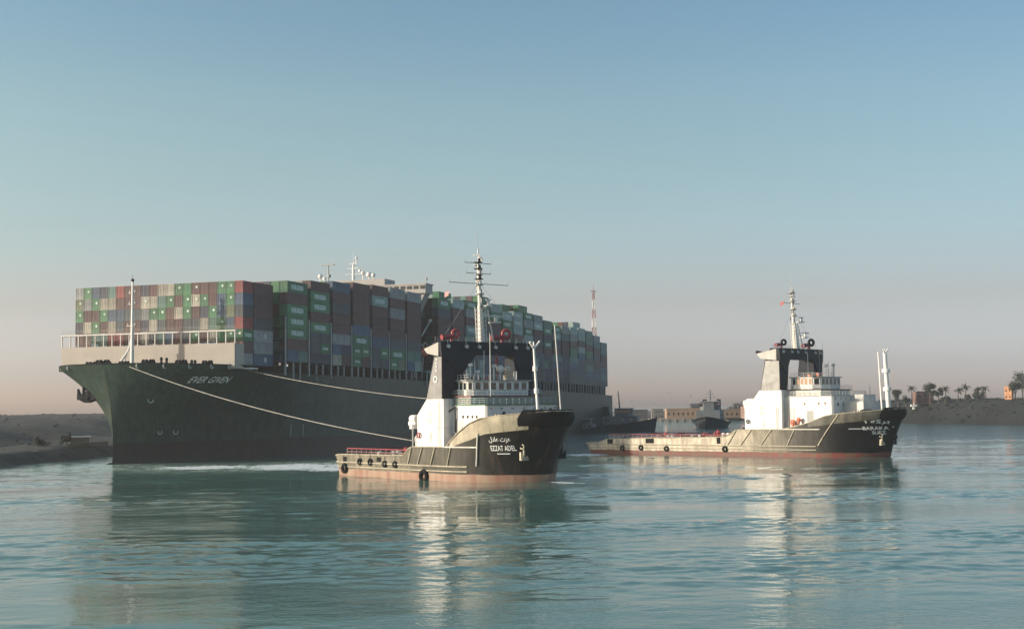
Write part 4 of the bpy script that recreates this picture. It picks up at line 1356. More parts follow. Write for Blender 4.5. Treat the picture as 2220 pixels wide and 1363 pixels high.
    # foremast and poles on the bow
    for (kind, a0_, b0_, z0_, a1_, z1_, r, mt) in p['poles']:
        mb = MB()
        A, B_ = V(a0_, b0_, z0_), V(a1_, b0_, z1_)
        mb.tube(A, B_, r, r * 0.75, 10)
        if kind == 'foremast':
            for t in (0.37, 0.68):
                c = A.lerp(B_, t); mb.tube(c - Vector((0, 0, 0.4)), c + Vector((0, 0, 0.5)), r * 1.7, r * 1.7, 8)
            mb.tube(B_ - Vector((0, 0, 0.6)), B_ + Vector((0.2, 1.3, 0.9)), 0.14, 0.2, 6); mb.tube(B_ - Vector((0, 0, 0.6)), B_ + Vector((0.2, -1.1, 0.7)), 0.14, 0.2, 6)
            mb.tube(B_, B_ + Vector((0, 0, 0.8)), 0.16, 0.1, 6)
        mb.build(kind, M[mt], root)
    # extra gear: drums, lifebuoys, fire equipment, boat fenders on the casing
    for (kind, a, b, z, r, mt) in p['gear']:
        mb = MB(); c = V(a, b, z)
        if kind == 'liferaft':
            mb.tube(c + Vector((-r * 1.1, 0, 0)), c + Vector((r * 1.1, 0, 0)), r, r, 14); mb.box(c.x - r, c.x + r, c.y - r * 0.6, c.y + r * 0.6, c.z - r * 1.5, c.z - r * 0.8)
        elif kind == 'lifebuoy': mb.torus(c, (0, 1, 0), r, r * 0.3, 18, 8)
        elif kind == 'fire_hose_reel':
            mb.torus(c, (0, 1, 0), r, r * 0.3, 16, 6); mb.tube(c + Vector((0, -0.3, 0)), c + Vector((0, 0.3, 0)), r * 0.6, r * 0.6, 10); mb.box(c.x - r * 0.3, c.x + r * 0.3, c.y - 0.3, c.y + 0.3, c.z - r * 2.0, c.z)
        elif kind == 'pipe': mb.tube(c, c + Vector((0, 0, r)), 0.14, 0.14, 6)
        elif kind == 'doorway':
            mb.box(c.x, c.x + 0.06, c.y - r / 2, c.y + r / 2, c.z, c.z + 2.9)
        elif kind == 'davit':
            mb.tube(c, c + Vector((0.1, 0, r)), 0.13, 0.1, 6); mb.tube(c + Vector((0.1, 0, r)), c + Vector((-2.6, -1.2, r * 0.62)), 0.13, 0.13, 6)
        mb.build(kind, M[mt], root)
    return root, hp, d_at, V

hull_tug1 = ramp_hull('tug_hull_weathered', [(0.36, 0.25, 0.18), (0.29, 0.15, 0.11)],
                      [(0, (0.20, 0.175, 0.13)), (24, (0.17, 0.15, 0.115)), (34, (0.085, 0.08, 0.06)), (46, (0.036, 0.034, 0.028)), (54, (0.009, 0.009, 0.009)), (70, (0.007, 0.007, 0.008))],
                      rough=0.5, wl=1.35, top_streak=0.5)
hull_tug2 = ramp_hull('tug_hull_sunbleached', [(0.15, 0.085, 0.06), (0.19, 0.05, 0.042)],
                      [(0, (0.56, 0.49, 0.38)), (42, (0.50, 0.43, 0.33)), (56, (0.20, 0.18, 0.135)), (66, (0.045, 0.042, 0.035)), (76, (0.009, 0.009, 0.01)), (95, (0.007, 0.007, 0.008))],
                      rough=0.5, wl=1.15, top_streak=0.22)

def ground(px, py):
    x = (px - IMG_W / 2) / F_PX; y = -(py - IMG_H / 2) / F_PX
    x, y = x * math.cos(ROLL) + y * math.sin(ROLL), -x * math.sin(ROLL) + y * math.cos(ROLL)
    d = Vector((x, math.cos(PITCH) - y * math.sin(PITCH), math.sin(PITCH) + y * math.cos(PITCH)))
    t = -CAM_H / d.z
    return (d.x * t, d.y * t)

t1p = dict(
    L=56.0, zbow=12.9, stepa=(25, 50), bul=1.3,
    sheer=[(0, 3.9), (4, 4.3), (26.8, 4.5), (28.6, 6.2), (40.8, 6.3), (42.5, 7.6), (46.5, 10.4), (50, 11.6), (56, 12.3), (63, 12.9)],
    mid1=47.7, mid_top=6.3, trim0=40.0, trim_vert=True,
    frames=[(29.5, 28.2), (33.0, 31.4), (37.0, 35.6), (41.5, 40.6)],
    frame_mat=M['band'], strake_mat=M['band'], hull_mat=hull_tug1,
    band=(41.6, 56.6, 0.9, 2.9), band_mat=M['band'], fender_d=4.1, ext=1.0,
    text=[(AR['ezzat'], 50.3, 3.5, 7.1, 1.15), ('EZZAT ADEL', 50.3, 3.9, 5.7, 0.95)],
    underline=[(51.4, 53.4, 5.15, 0.1)],
    anchor=(55.0, 4.9),
    tyres=[(6.0, 1.5, 0.75), (11.6, 3.0, 0.5), (15.4, 3.0, 0.52), (20.5, 2.7, 0.5), (24.0, 2.7, 0.5), (33.5, 0.75, 0.95)],
    ports=[(5.2, 6.6, 2.9, 3.9), (17.5, 19.0, 3.1, 4.0)],
    rail=(6.0, 27.0, 1.25), towbars=(9, 17, 24),
    deckgear=[(22.0, 7.0, 2.6, 'red'), (23.0, 9.0, 1.6, 'white'), (28.6, 9.0, 3.2, 'white'), (30.2, 9.8, 3.0, 'white'), (28.0, 6.0, 3.4, 'grey'), (12, 3, 1.8, 'grey'), (8.5, 7.5, 1.7, 'dark'), (14.5, 8.2, 1.8, 'white'), (18, 6, 2.0, 'grey'), (24.5, 7.6, 2.0, 'maroon')],
    winches=[(26.5, 0.0, 1.6), (52.5, 2.0, 1.1), (54, -3.5, 1.0)],
    casing=dict(poly=[(31.2, 5.9), (31.2, 12.2), (34.3, 15.2), (39.5, 15.2), (39.5, 5.9)],
                leg=[(34.4, 15.2), (37.0, 23.6), (39.4, 23.6), (39.4, 15.2)], beam=(36.8, 39.6, 23.2, 25.9), hood=(35.4, 38.9)),
    panel_mat=M['panel_grey'], emblem=True, wide_far=True,
    monitors=[(8.0, 1.0), (-4.2, 1.15)], mon_mat=M['red'], mon_mat2=M['red'],
    mast=dict(top=43.5, w=1.0, whip=4.5, yards=[(37.2, 7.2), (41.2, 3.2), (39.2, 3.0)], plates=[35.2, 37.0, 38.1, 39.0, 40.1, 41.3], radars=[(29.9, -3.0, 1.9), (33.0, -1.3, 0.6)], flag=(35.5, 7.4)),
    house=dict(a0=36.0, a1=49.4, hb=8.6, ch=0.3, z0=4.6, z1=13.9, holes=[(42.6, 11.8), (44.0, 11.8), (45.4, 11.8), (46.7, 11.8)], fholes=[(4.5, 12.3), (-6.8, 12.9), (-4.6, 12.8)],
               doors=[(41.0, 42.2, 8.0, 11.0, 'offwhite'), (43.5, 45.6, 9.2, 10.2, 'band')]),
    upper=dict(a0=37.8, a1=44.6, hb=8.3, z1=15.5), wheel=dict(a0=37.2, a1=43.2, hb=7.4, z1=18.4, nf=7, ns=4, cw=0.9),
    greenrail=True,
    roof=[('dome', 41.5, -1.2, 1.6, 0.75, 'white'), ('cone', 41.0, -0.8, 3.3, 0.42, 'red'), ('post', 41.6, 0.5, 2.6, 0.16, 'white'), ('light', 41.8, 0.5, 2.4, 0.35, 'offwhite'),
          ('post', 41.6, -2.8, 2.4, 0.3, 'band'), ('light', 41.2, -3.2, 2.0, 0.45, 'offwhite'), ('post', 41.5, -4.6, 1.8, 0.12, 'white'), ('post', 41.5, -5.2, 1.7, 0.12, 'white'),
          ('light', 41.0, 5.6, 2.6, 0.3, 'white'), ('post', 40.6, 4.2, 3.6, 0.09, 'white'), ('post', 39.8, 5.6, 2.0, 0.22, 'white'), ('post', 40.8, 2.8, 2.8, 0.12, 'grey'), ('post', 40.2, 1.6, 3.2, 0.2, 'navy'),
          ('box', 41.2, 1.6, 0.7, 0.35, 'maroon'), ('light', 40.4, 3.4, 1.4, 0.3, 'white'), ('post', 41.9, 3.0, 5.5, 0.07, 'white'), ('box', 41.0, -3.0, 1.0, 0.4, 'band')],
    poles=[('foremast', 53.8, 0.0, 11.5, 52.8, 24.6, 0.27, 'white'), ('flag_pole', 54.5, -5.0, 11.5, 53.0, 28.6, 0.14, 'offwhite'), ('flag_pole', 50.5, -8.5, 11.4, 50.2, 15.0, 0.14, 'white'), ('flag_pole', 45.6, 4.5, 15.5, 45.6, 27.2, 0.08, 'white')],
    gear=[('liferaft', 29.4, 10.2, 11.5, 0.75, 'white'), ('liferaft', 27.6, 9.2, 10.6, 0.7, 'white'), ('lifebuoy', 31.9, 11.1, 8.4, 0.45, 'red'), ('fire_hose_reel', 41.8, 9.6, 7.9, 0.42, 'red'), ('lifebuoy', 43.4, 9.3, 8.9, 0.36, 'red'),
          ('doorway', 39.52, 7.9, 6.0, 1.5, 'black'), ('davit', 40.6, 9.0, 9.0, 4.6, 'dark'), ('pipe', 40.5, 8.8, 6.5, 5.0, 'grey'), ('pipe', 27.5, 9.2, 5.5, 4.4, 'grey'), ('pipe', 28.5, 10.0, 5.5, 5.4, 'grey')],
)
tug1, hp1, d1, V1 = make_tug('salvage_tug', 'black bowed tug with rusty orange waterline towing in front of the container ship', 'tug',
                             ground(1186, 1044), 50.4, t1p)

t2p = dict(
    L=84.0, zbow=12.2, stepa=(40, 75), bul=1.3,
    sheer=[(0, 3.0), (3, 4.2), (43.0, 5.0), (46.5, 6.9), (60.0, 7.0), (67.0, 8.4), (73.5, 10.6), (80, 11.2), (91, 12.2)],
    mid1=70.5, mid_top=7.0, trim0=59.0, trim_vert=False,
    frames=[(46.4, 43.6), (51.0, 47.6), (57.0, 53.6), (63.6, 61.4), (74.5, 70.2)],
    frame_mat=M['band'], strake_mat=M['band'], hull_mat=hull_tug2,
    band=(67.5, 84.0, 1.0, 2.3), band_mat=M['band_dark'], fender_d=3.1, ext=7.0,
    text=[(AR['baraka'], 81.2, 4.6, 8.2, 1.15), ('BARAKA 1', 80.6, 5.4, 6.8, 0.85), ('SUEZ', 82.2, 2.4, 5.7, 0.8)],
    underline=[(77.4, 80.2, 7.1, 0.09)],
    anchor=(83.6, 3.9),
    tyres=[(9.0, 1.7, 0.55), (15.4, 1.9, 0.55), (24.0, 1.7, 0.55), (42.8, 1.8, 0.6), (87.0, 5.0, 0.6)],
    ports=[(3.6, 5.6, 2.9, 4.2), (17.0, 19.8, 3.1, 4.5), (40.2, 41.4, 3.2, 4.8)],
    rail=(4.0, 43.0, 1.3), towbars=(10, 24, 34),
    deckgear=[(21.5, 7.5, 2.6, 'red'), (23.0, 8.6, 1.9, 'white'), (24.5, 8.8, 1.9, 'white'), (33.0, 8.0, 1.9, 'white'), (38.5, 7.5, 3.0, 'red'), (40.5, 8.0, 2.2, 'white'), (42.0, 8.0, 2.2, 'white'), (36, 5, 2.6, 'maroon'), (28, 4, 1.8, 'maroon'), (12, 6, 1.9, 'maroon'), (15, 2, 2.1, 'grey'), (18, 5, 1.9, 'maroon'), (26, 7, 2.2, 'maroon'), (30.5, 7.6, 1.9, 'grey'), (34.5, 8.2, 2.3, 'maroon'), (6.5, 7, 1.7, 'dark')],
    winches=[(44.0, 0.0, 1.8), (79.5, 3.0, 1.2), (82, -3.5, 1.0)],
    casing=dict(poly=[(49.0, 6.8), (49.0, 12.6), (50.4, 13.2), (53.6, 17.0), (60.0, 17.0), (60.0, 6.8)],
                leg=[(54.0, 17.0), (55.6, 25.2), (59.8, 25.2), (59.8, 17.0)], beam=(57.2, 60.1, 24.7, 27.8), hood=(54.4, 59.2)),
    panel_mat=M['panel_pale'], emblem=False, wide_far=False,
    monitors=[(8.6, 1.0), (-5.4, 1.2)], mon_mat=M['maroon'], mon_mat2=M['dark'],
    mast=dict(top=44.0, w=1.15, whip=2.6, yards=[(39.8, 4.0), (42.3, 2.0)], plates=[38.2, 40.4, 41.6, 42.6, 36.6], radars=[(35.0, -2.4, 0.9), (31.0, -3.8, 1.8)], flag=(40.2, 4.2)),
    house=dict(a0=56.0, a1=73.5, hb=9.0, ch=0.4, z0=4.6, z1=15.3, holes=[(65.6, 13.4), (69.6, 13.5), (71.4, 13.5)], fholes=[(6.4, 13.2), (3.4, 13.2), (-5.2, 13.5)],
               doors=[(66.3, 67.9, 8.9, 11.6, 'grey'), (61.4, 62.6, 7.4, 12.4, 'offwhite')]),
    upper=dict(a0=58.5, a1=69.5, hb=7.6, z1=16.9), wheel=dict(a0=60.4, a1=68.2, hb=6.6, z1=20.1, nf=5, ns=5),
    greenrail=False,
    roof=[('post', 64.0, 4.0, 6.0, 0.09, 'white'), ('post', 66.5, -2.0, 4.0, 0.12, 'white'), ('light', 67.2, 0.5, 2.6, 0.35, 'offwhite'), ('light', 66.8, -4.0, 2.8, 0.35, 'offwhite'), ('dome', 66.5, -5.0, 3.0, 0.35, 'white'),
          ('post', 67.0, -1.0, 2.0, 0.1, 'grey'), ('post', 67.0, -3.0, 2.2, 0.1, 'grey'), ('box', 66.0, 2.6, 1.0, 0.4, 'orange'), ('post', 65.0, -0.2, 7.5, 0.07, 'grey'), ('post', 63.0, -5.6, 9.0, 0.06, 'grey'), ('box', 64.5, 4.4, 0.6, 0.5, 'orange')],
    poles=[('foremast', 84.0, 0.0, 11.4, 83.4, 26.0, 0.62, 'white'), ('flag_pole', 82.6, 0.8, 11.4, 82.0, 26.2, 0.22, 'white'), ('flag_pole', 76.0, -6.0, 15.0, 76.0, 18.8, 0.1, 'grey')],
    gear=[('liferaft', 50.4, 10.0, 14.1, 0.9, 'white'), ('liferaft', 48.2, 8.2, 13.8, 0.8, 'white'), ('fire_hose_reel', 62.6, 9.9, 8.7, 0.6, 'orange'), ('fire_hose_reel', 64.3, 9.9, 9.4, 0.5, 'orange'), ('lifebuoy', 50.0, 11.1, 9.0, 0.42, 'dark'),
          ('pipe', 60.6, 9.4, 7.0, 7.6, 'offwhite'), ('pipe', 61.0, 9.3, 7.0, 5.6, 'offwhite')],
)
tug2, hp2, d2, V2 = make_tug('salvage_tug', 'longer tug with sun bleached beige afterdeck and black bow, standing apart at the right', 'tug',
                             ground(1930, 990), 42.0, t2p)
# the raised engine hatch block on the foredeck of the longer tug
mb = MB(); mb.box(73.6, 79.0, -3.6, 8.0, 9.5, 13.9); mb.box(75.6, 78.0, -1.5, 5.0, 13.9, 15.6); mb.build('winch_house', M['offwhite'], tug2)

# ------------------------------------------------------------------ tow ropes
def rope(pa, pb, sag, label, r=0.11):
    mid = (Vector(pa) + Vector(pb)) / 2
    n = 40
    rt = MB()
    pts = []
    for i in range(n + 1):
        t = i / n
        q = Vector(pa).lerp(Vector(pb), t); q.z -= sag * 4 * t * (1 - t)
        pts.append(q)
    rt.path(pts, r, 6)
    o = rt.build('tow_rope', M['rope'])
    tag(o, label, 'rope', 'tow ropes from the ship')
ra = SHIP_M @ ship_pt(1.0, 25.0, 1, 0.2)
rb = tug1.matrix_basis @ V1(26.5, 0.0, 6.0)
rope(ra, rb, 2.2, 'lower tow rope running from the bow of the container ship to the tug winch', 0.115)
ra2 = SHIP_M @ ship_pt(26.0, 24.2, 1, 0.4)
rb2 = tug1.matrix_basis @ V1(33.0, -8.0, 14.0)
rope(ra2, rb2, 1.2, 'upper tow rope leading from the shoulder of the ship past the tug funnel', 0.085)

# ------------------------------------------------------------------ the far shore
def at_px(px, Y):
    x = (px - IMG_W / 2) / F_PX
    return x * Y

def far_tug(name, label, loc, rz, sc, house_h=1.0, hs=0.8, mh=1.0):
    root = empty(name, loc, rz)
    tag(root, label, 'tug')
    Ln, Bm = 32 * sc, 10 * sc
    rows = []
    st = [(-0.5, 0.86, 2.6), (-0.46, 0.95, 2.5), (-0.2, 1.0, 2.4), (0.1, 1.0, 2.9), (0.28, 0.92, 3.8), (0.4, 0.62, 4.6), (0.47, 0.28, 5.2), (0.5, 0.02, 5.5)]
    mb = MB()
    for sd in (1, -1):
        rows = []
        for k in range(6):
            v = k / 5.0
            rows.append([Vector((u * Ln * (0.94 + 0.06 * v), sd * w * Bm / 2 * (0.78 + 0.22 * v), -0.8 + v * (h * sc * hs + 0.8))) for (u, w, h) in st])
        mb.grid(rows, 0, True, flip=(sd == 1))
    mb.grid([[Vector((u * Ln, -w * Bm / 2, h * sc * hs - 0.25)) for (u, w, h) in st], [Vector((u * Ln, w * Bm / 2, h * sc * hs - 0.25)) for (u, w, h) in st]], 1, False)
    mb.grid([[Vector((-0.5 * Ln * (0.94 + 0.06 * v), sd * 0.86 * Bm / 2 * (0.78 + 0.22 * v), -0.8 + v * (2.6 * sc * hs + 0.8))) for sd in (1, -1)] for v in (0, 0.5, 1)], 0, False)
    mb.build('hull', [M['far_hull'], M['deck']], root)
    mb = MB()
    for sd in (1, -1): mb.path([Vector((u * Ln, sd * w * Bm / 2, h * sc * hs)) for (u, w, h) in st], 0.28 * sc)
    mb.build('fender_strip', M['black'], root)
    s_ = sc
    mb = MB(); mb.box(-4 * s_, 9 * s_, -3.6 * s_, 3.6 * s_, 1.2 * s_, 5.6 * s_); dh = mb.build('deckhouse', M['far_white'], root)
    for x in (-2, 1, 4, 7):
        for sd in (1, -1):
            mb = MB(); mb.box((x - 0.5) * s_, (x + 0.5) * s_, min(sd * 3.6, sd * 3.65) * s_, max(sd * 3.6, sd * 3.65) * s_, 3.8 * s_, 4.6 * s_); mb.build('window', M['glass'], dh)
    z1 = 5.6 * s_; z2 = z1 + 2.6 * s_ * house_h
    mb = MB(); mb.prism([(1 * s_, -2.8 * s_), (6.2 * s_, -2.8 * s_), (7.2 * s_, -1.6 * s_), (7.2 * s_, 1.6 * s_), (6.2 * s_, 2.8 * s_), (1 * s_, 2.8 * s_)], 'z', z1, z2)
    wh = mb.build('wheelhouse', M['far_white'], root)
    mb = MB(); mb.box(0.9 * s_, 7.0 * s_, -2.88 * s_, 2.88 * s_, z1 + 1.2 * s_, z2 - 0.4 * s_); mb.build('window_band', M['glass'], wh)
    mb = MB(); mb.box(0.4 * s_, 7.6 * s_, -3.2 * s_, 3.2 * s_, z2, z2 + 0.25 * s_); mb.build('roof', M['grey'], wh)
    mb = MB(); mb.tube((2.5 * s_, 0, z2), (2.0 * s_, 0, z2 + 6.5 * s_ * mh), 0.3 * s_, 0.12 * s_, 6)
    for q, w in ((0.35, 1.7), (0.6, 1.2), (0.8, 0.7)): mb.box(2.1 * s_, 2.4 * s_, -w * s_, w * s_, z2 + 6.5 * q * s_ * mh, z2 + 6.5 * q * s_ * mh + 0.2)
    mb.build('mast', M['far_white'], root)
    for sd in (1, -1):
        mb = MB(); mb.prism([(-3.5 * s_, 5.6 * s_), (-1.6 * s_, 5.6 * s_), (-1.9 * s_, 9.0 * s_), (-3.4 * s_, 9.0 * s_)], 'y', sd * 2.2 * s_ - 0.6 * s_, sd * 2.2 * s_ + 0.6 * s_); mb.build('funnel', M['dark'], root)
    mb = MB(); mb.path([Vector((-9 * s_, math.cos(math.pi * i / 10) * 2.4 * s_, 2.6 * s_ + 2.6 * s_ * math.sin(math.pi * i / 10))) for i in range(11)], 0.2 * s_); mb.build('tow_arch', M['far_white'], root)
    winch(root, -6.5 * s_, 0, 2.3 * s_, 0.8 * s_)
    return root
M['far_hull'] = mat('dark_blue_hull', (0.016, 0.022, 0.026), 0.6, var=0.3)
M['far_white'] = mat('greyed_white_paint', (0.13, 0.145, 0.155), 0.6, var=0.15)
M['quay'] = mat('quay_concrete', (0.27, 0.24, 0.2), 0.85, var=0.3, scale=0.15)
M['ochre'] = mat('ochre_render', (0.36, 0.235, 0.15), 0.85, var=0.15, scale=0.1)
M['pink'] = mat('pinkish_render', (0.26, 0.165, 0.13), 0.85, var=0.2, scale=0.1)
M['pale'] = mat('pale_render', (0.20, 0.17, 0.14), 0.85, var=0.15)
M['shed_grey'] = mat('grey_cladding', (0.075, 0.075, 0.075), 0.8)
M['bark'] = mat('tree_bark', (0.10, 0.08, 0.06), 0.9)
M['palm'] = mat('palm_fronds', (0.045, 0.055, 0.03), 0.8, var=0.4, scale=2.0)
M['leaf'] = mat('tree_leaves', (0.035, 0.045, 0.03), 0.85, var=0.5, scale=1.0)

far_tug('tug_boat', 'dark hulled tug lying by the stern of the container ship', (52.5, 706, 0), R(-12), 1.45, hs=0.85)
far_tug('tug_boat', 'small dark tug seen bow on in front of the ochre quay buildings', (at_px(1540, 780), 784, 0), R(-104), 1.85, 1.0, hs=0.62, mh=0.6)
far_tug('tug_boat', 'grey low work boat moored between the dark tug and the ship side', (33.0, 668, 0), R(-20), 0.85)

# quay and buildings
def building(name, label, x, y, w, d, h, m, rz=0.0, storeys=2, nwin=6, roofm=None, gable=False, cat='building', z0=1.6, grp=None):
    root = empty(name, (x, y, z0), rz)
    tag(root, label, cat, grp)
    mb = MB(); mb.box(-w / 2, w / 2, 0, d, 0, h); wl = mb.build('wall', m, root)
    mb = MB()
    if gable: mb.prism([(-0.4, h), (d + 0.4, h), (d / 2, h + d * 0.18)], 'x', -w / 2 - 0.4, w / 2 + 0.4)
    else:
        mb.box(-w / 2 - 0.3, w / 2 + 0.3, -0.3, d + 0.3, h, h + 0.35); mb.box(-w / 2 - 0.3, w / 2 + 0.3, -0.3, 0.0, h + 0.35, h + 0.9)
    mb.build('roof', roofm or m, root)
    for j in range(storeys):
        zz = h * (j + 0.35) / storeys
        for i in range(nwin):
            xx = -w / 2 + w * (i + 0.5) / nwin
            mb = MB(); mb.box(xx - w / nwin * 0.15, xx + w / nwin * 0.15, -0.06, 0.0, zz, zz + h / storeys * 0.3); mb.build('window', M['glass'], wl)
    return root
mb = MB(); mb.box(0, 74, 0, 24, -1, 2.4); 
for i in range(12): mb.tube((3 + i * 6.2, -0.25, -0.6), (3 + i * 6.2, -0.25, 2.0), 0.35, 0.35, 8)
q = mb.build('quay', M['quay']); q.location = (114, 1120, 0); q.rotation_euler = (0, 0, R(-2)); tag(q, 'low concrete quay with dark fenders across the basin', 'quay')
building('warehouse', 'long ochre waterfront warehouse behind the small tug', 145, 1128, 32, 14, 7.5, M['ochre'], 0, 1, 8, z0=2.4)
building('warehouse', 'ochre warehouse with a low annex at the right of the small tug', 181, 1110, 20, 12, 6.5, M['ochre'], R(3), 1, 5, z0=2.4)
building('building', 'pinkish building with a flat roof beside the trees', 196, 1085, 18, 12, 9.5, M['pink'], R(6), 2, 5, z0=2.0)
building('building', 'blue grey shed with gabled roof behind the quay', 163, 1150, 20, 14, 10.5, M['shed_grey'], 0, 3, 5, gable=True)
building('building', 'pale domed house at the tree line', 200, 1110, 12, 12, 12, M['pale'], 0, 3, 3)
for i, (x, w, h, m, l) in enumerate([(128, 10, 8, 'pale', 'small pale shed at the left end of the quay'), (112, 16, 7.5, 'shed_grey', 'wider low grey shed between the dark tug and the pale shed'),
                                  (97, 12, 6.5, 'shed_grey', 'smaller grey shed nearest the ship stern, beyond the dark tug')]):
    building('building', l, x, 1190 + 8 * i, w, 10, h, M[m], 0, 2, 4)
# masts and poles across the basin
for i, (x, h) in enumerate([(92, 22), (104, 17), (123, 15), (137, 24), (156, 21)]):
    mb = MB(); mb.tube((0, 0, 0), (0, 0, h), 0.25, 0.12, 6); mb.box(-1.2, 1.2, -0.1, 0.1, h - 1.5, h - 1.2); mb.box(-0.6, 0.6, -0.3, 0.3, h - 0.4, h)
    o = mb.build('lamp_mast', M['grey']); o.location = (x, 1178, 1.5)
    tag(o, ['tall lamp mast nearest the dark tug', 'short lamp mast beside the low grey sheds', 'lamp mast by the small pale shed', 'tallest lamp mast behind the ochre warehouse', 'lamp mast behind the small tug'][i], 'lamp mast', 'lamp masts on the quay')

M['tower_red'] = mat('faded_red_paint', (0.26, 0.10, 0.09), 0.6)
# lattice tower in red and white behind the ship's stern
lt = empty('lattice_tower', (at_px(1280, 1300) + 3.5, 1300, 1.0))
tag(lt, 'red and white lattice tower rising behind the stern of the ship', 'radio tower')
HT = 124.0
def lw(z): return 3.4 * (1 - z / HT) + 0.8
nseg = 14
for k in range(nseg):
    z0_, z1_ = HT * k / nseg, HT * (k + 1) / nseg
    a, b = lw(z0_), lw(z1_)
    mb = MB()
    cs = [(-1, -1), (1, -1), (1, 1), (-1, 1)]
    for i in range(4):
        x0_, y0_ = cs[i]; x1_, y1_ = cs[(i + 1) % 4]
        mb.tube((x0_ * a, y0_ * a, z0_), (x0_ * b, y0_ * b, z1_), 0.3, 0.3, 5)
        mb.tube((x0_ * a, y0_ * a, z0_), (x1_ * b, y1_ * b, z1_), 0.18, 0.18, 4)
        mb.tube((x1_ * a, y1_ * a, z0_), (x0_ * b, y0_ * b, z1_), 0.18, 0.18, 4)
        mb.tube((x0_ * b, y0_ * b, z1_), (x1_ * b, y1_ * b, z1_), 0.18, 0.18, 4)
    mb.build('lattice_section', M['tower_red'] if k % 2 else M['offwhite'], lt)
mb = MB(); mb.box(-2.4, 2.4, -2.4, 2.4, HT - 0.2, HT + 0.3); mb.tube((0, 0, HT), (0, 0, HT + 7), 0.3, 0.15, 6); mb.build('platform', M['red'], lt)

# trees
def palm(x, y, z, h, sd, label, crown=3.2):
    rn = random.Random(sd)
    root = empty('palm_tree', (x, y, z)); tag(root, label, 'palm tree', 'palms along the far bank')
    mb = MB(); lean = rn.uniform(-0.6, 0.6)
    mb.tube((0, 0, -0.5), (lean * 0.5, 0, h * 0.5), 0.34, 0.27, 7); mb.tube((lean * 0.5, 0, h * 0.5), (lean, 0, h), 0.27, 0.24, 7)
    mb.build('trunk', M['bark'], root)
    mb = MB()
    for i in range(26):
        az = rn.uniform(0, 2 * math.pi); el = rn.uniform(-0.5, 1.2)
        L_ = crown * rn.uniform(0.8, 1.15)
        prev = Vector((lean, 0, h)); d = Vector((math.cos(az) * math.cos(el), math.sin(az) * math.cos(el), math.sin(el)))
        sidev = d.cross(Vector((0, 0, 1))).normalized()
        for s_ in range(5):
            nx = prev + d * (L_ / 5)
            w0 = 0.42 * (1 - abs(s_ / 5 - 0.35)); w1 = 0.42 * (1 - abs((s_ + 1) / 5 - 0.35)) * (0.3 if s_ == 4 else 1)
            dr = Vector((0, 0, -0.22))
            mb.add([prev + sidev * w0 + dr, prev, nx, nx + sidev * w1 + dr], [(0, 1, 2, 3)])
            mb.add([prev - sidev * w0 + dr, prev, nx, nx - sidev * w1 + dr], [(3, 2, 1, 0)])
            prev = nx; d = (d + Vector((0, 0, -0.30))).normalized()
    mb.build('crown', M['palm'], root)
def tree(x, y, z, h, w, sd, label, n=700, grp='leafy trees on the far shore'):
    rn = random.Random(sd)
    root = empty('leafy_tree', (x, y, z)); tag(root, label, 'tree', grp)
    mb = MB(); mb.tube((0, 0, -0.5), (0.2, 0, h * 0.45), 0.45, 0.3, 7)
    lobes = []
    for i in range(7):
        c = Vector((rn.uniform(-0.6, 0.6) * w, rn.uniform(-0.6, 0.6) * w, h * rn.uniform(0.42, 0.86)))
        lobes.append((c, w * rn.uniform(0.28, 0.5)))
        mb.tube((0.2, 0, h * 0.4), c, 0.2, 0.06, 5)
    mb.build('trunk', M['bark'], root)
    mb = MB()
    for i in range(n):
        c, r_ = rn.choice(lobes)
        v = Vector((rn.gauss(0, 1), rn.gauss(0, 1), rn.gauss(0, 1))).normalized() * r_ * rn.uniform(0.45, 1.12)
        q = c + v; q.z = max(q.z, h * 0.18)
        s_ = rn.uniform(0.25, 0.6)
        t1_ = Vector((rn.gauss(0, 1), rn.gauss(0, 1), rn.gauss(0, 1))).normalized(); t2_ = t1_.cross(v).normalized()
        mb.add([q - t1_ * s_, q + t2_ * s_ * 0.6, q + t1_ * s_, q - t2_ * s_ * 0.6], [(0, 1, 2, 3)])
    mb.build('crown', M['leaf'], root)
PALMS = [(1973, 860, 12.6, 9.5, 'palm with a wide crown at the left end of the bank'), (2047, 850, 13.5, 7.5, 'small palm right of the reddish block'), (2072, 845, 14.0, 6.5, 'round headed short palm, second right of the reddish block'),
         (2089, 840, 14.2, 8.5, 'wide crowned palm on the middle of the bank'), (2116, 842, 14.4, 6.5, 'palm growing out of a bush'), (2133, 830, 14.5, 7.0, 'palm at the right end of the row')]
for i, (px, Y, z, h, l) in enumerate(PALMS): palm(at_px(px, Y) * 1.0, Y, z, h, 50 + i, l, 3.7)
for i, (px, Y, z, h, w, l) in enumerate([(1942, 858, 10.5, 10.5, 3.4, 'round dark tree just right of the tug bow'), (1960, 862, 11, 6.0, 2.6, 'low bushy tree between the round tree and the palm'),
         (2012, 846, 12.5, 14.5, 4.0, 'tallest tree standing over the reddish block'), (2030, 846, 13, 10.5, 2.8, 'round tree right of the reddish block'), (2045, 840, 13, 4, 2.6, 'low shrub under the small palm'),
         (2094, 836, 13.8, 3.4, 2.0, 'small shrub at the foot of the wide crowned palm'), (2118, 838, 13.8, 5.5, 3.6, 'broad bush under the bushy palm'), (2212, 800, 13.5, 17, 7.0, 'large dark tree at the right edge of the picture'),
         (2196, 806, 13.5, 10, 4.5, 'dark bush beside the orange house')]):
    tree(at_px(px, Y), Y, z, h * 1.08, w * 1.25, 80 + i, l, 1300 if h > 9 else 700)
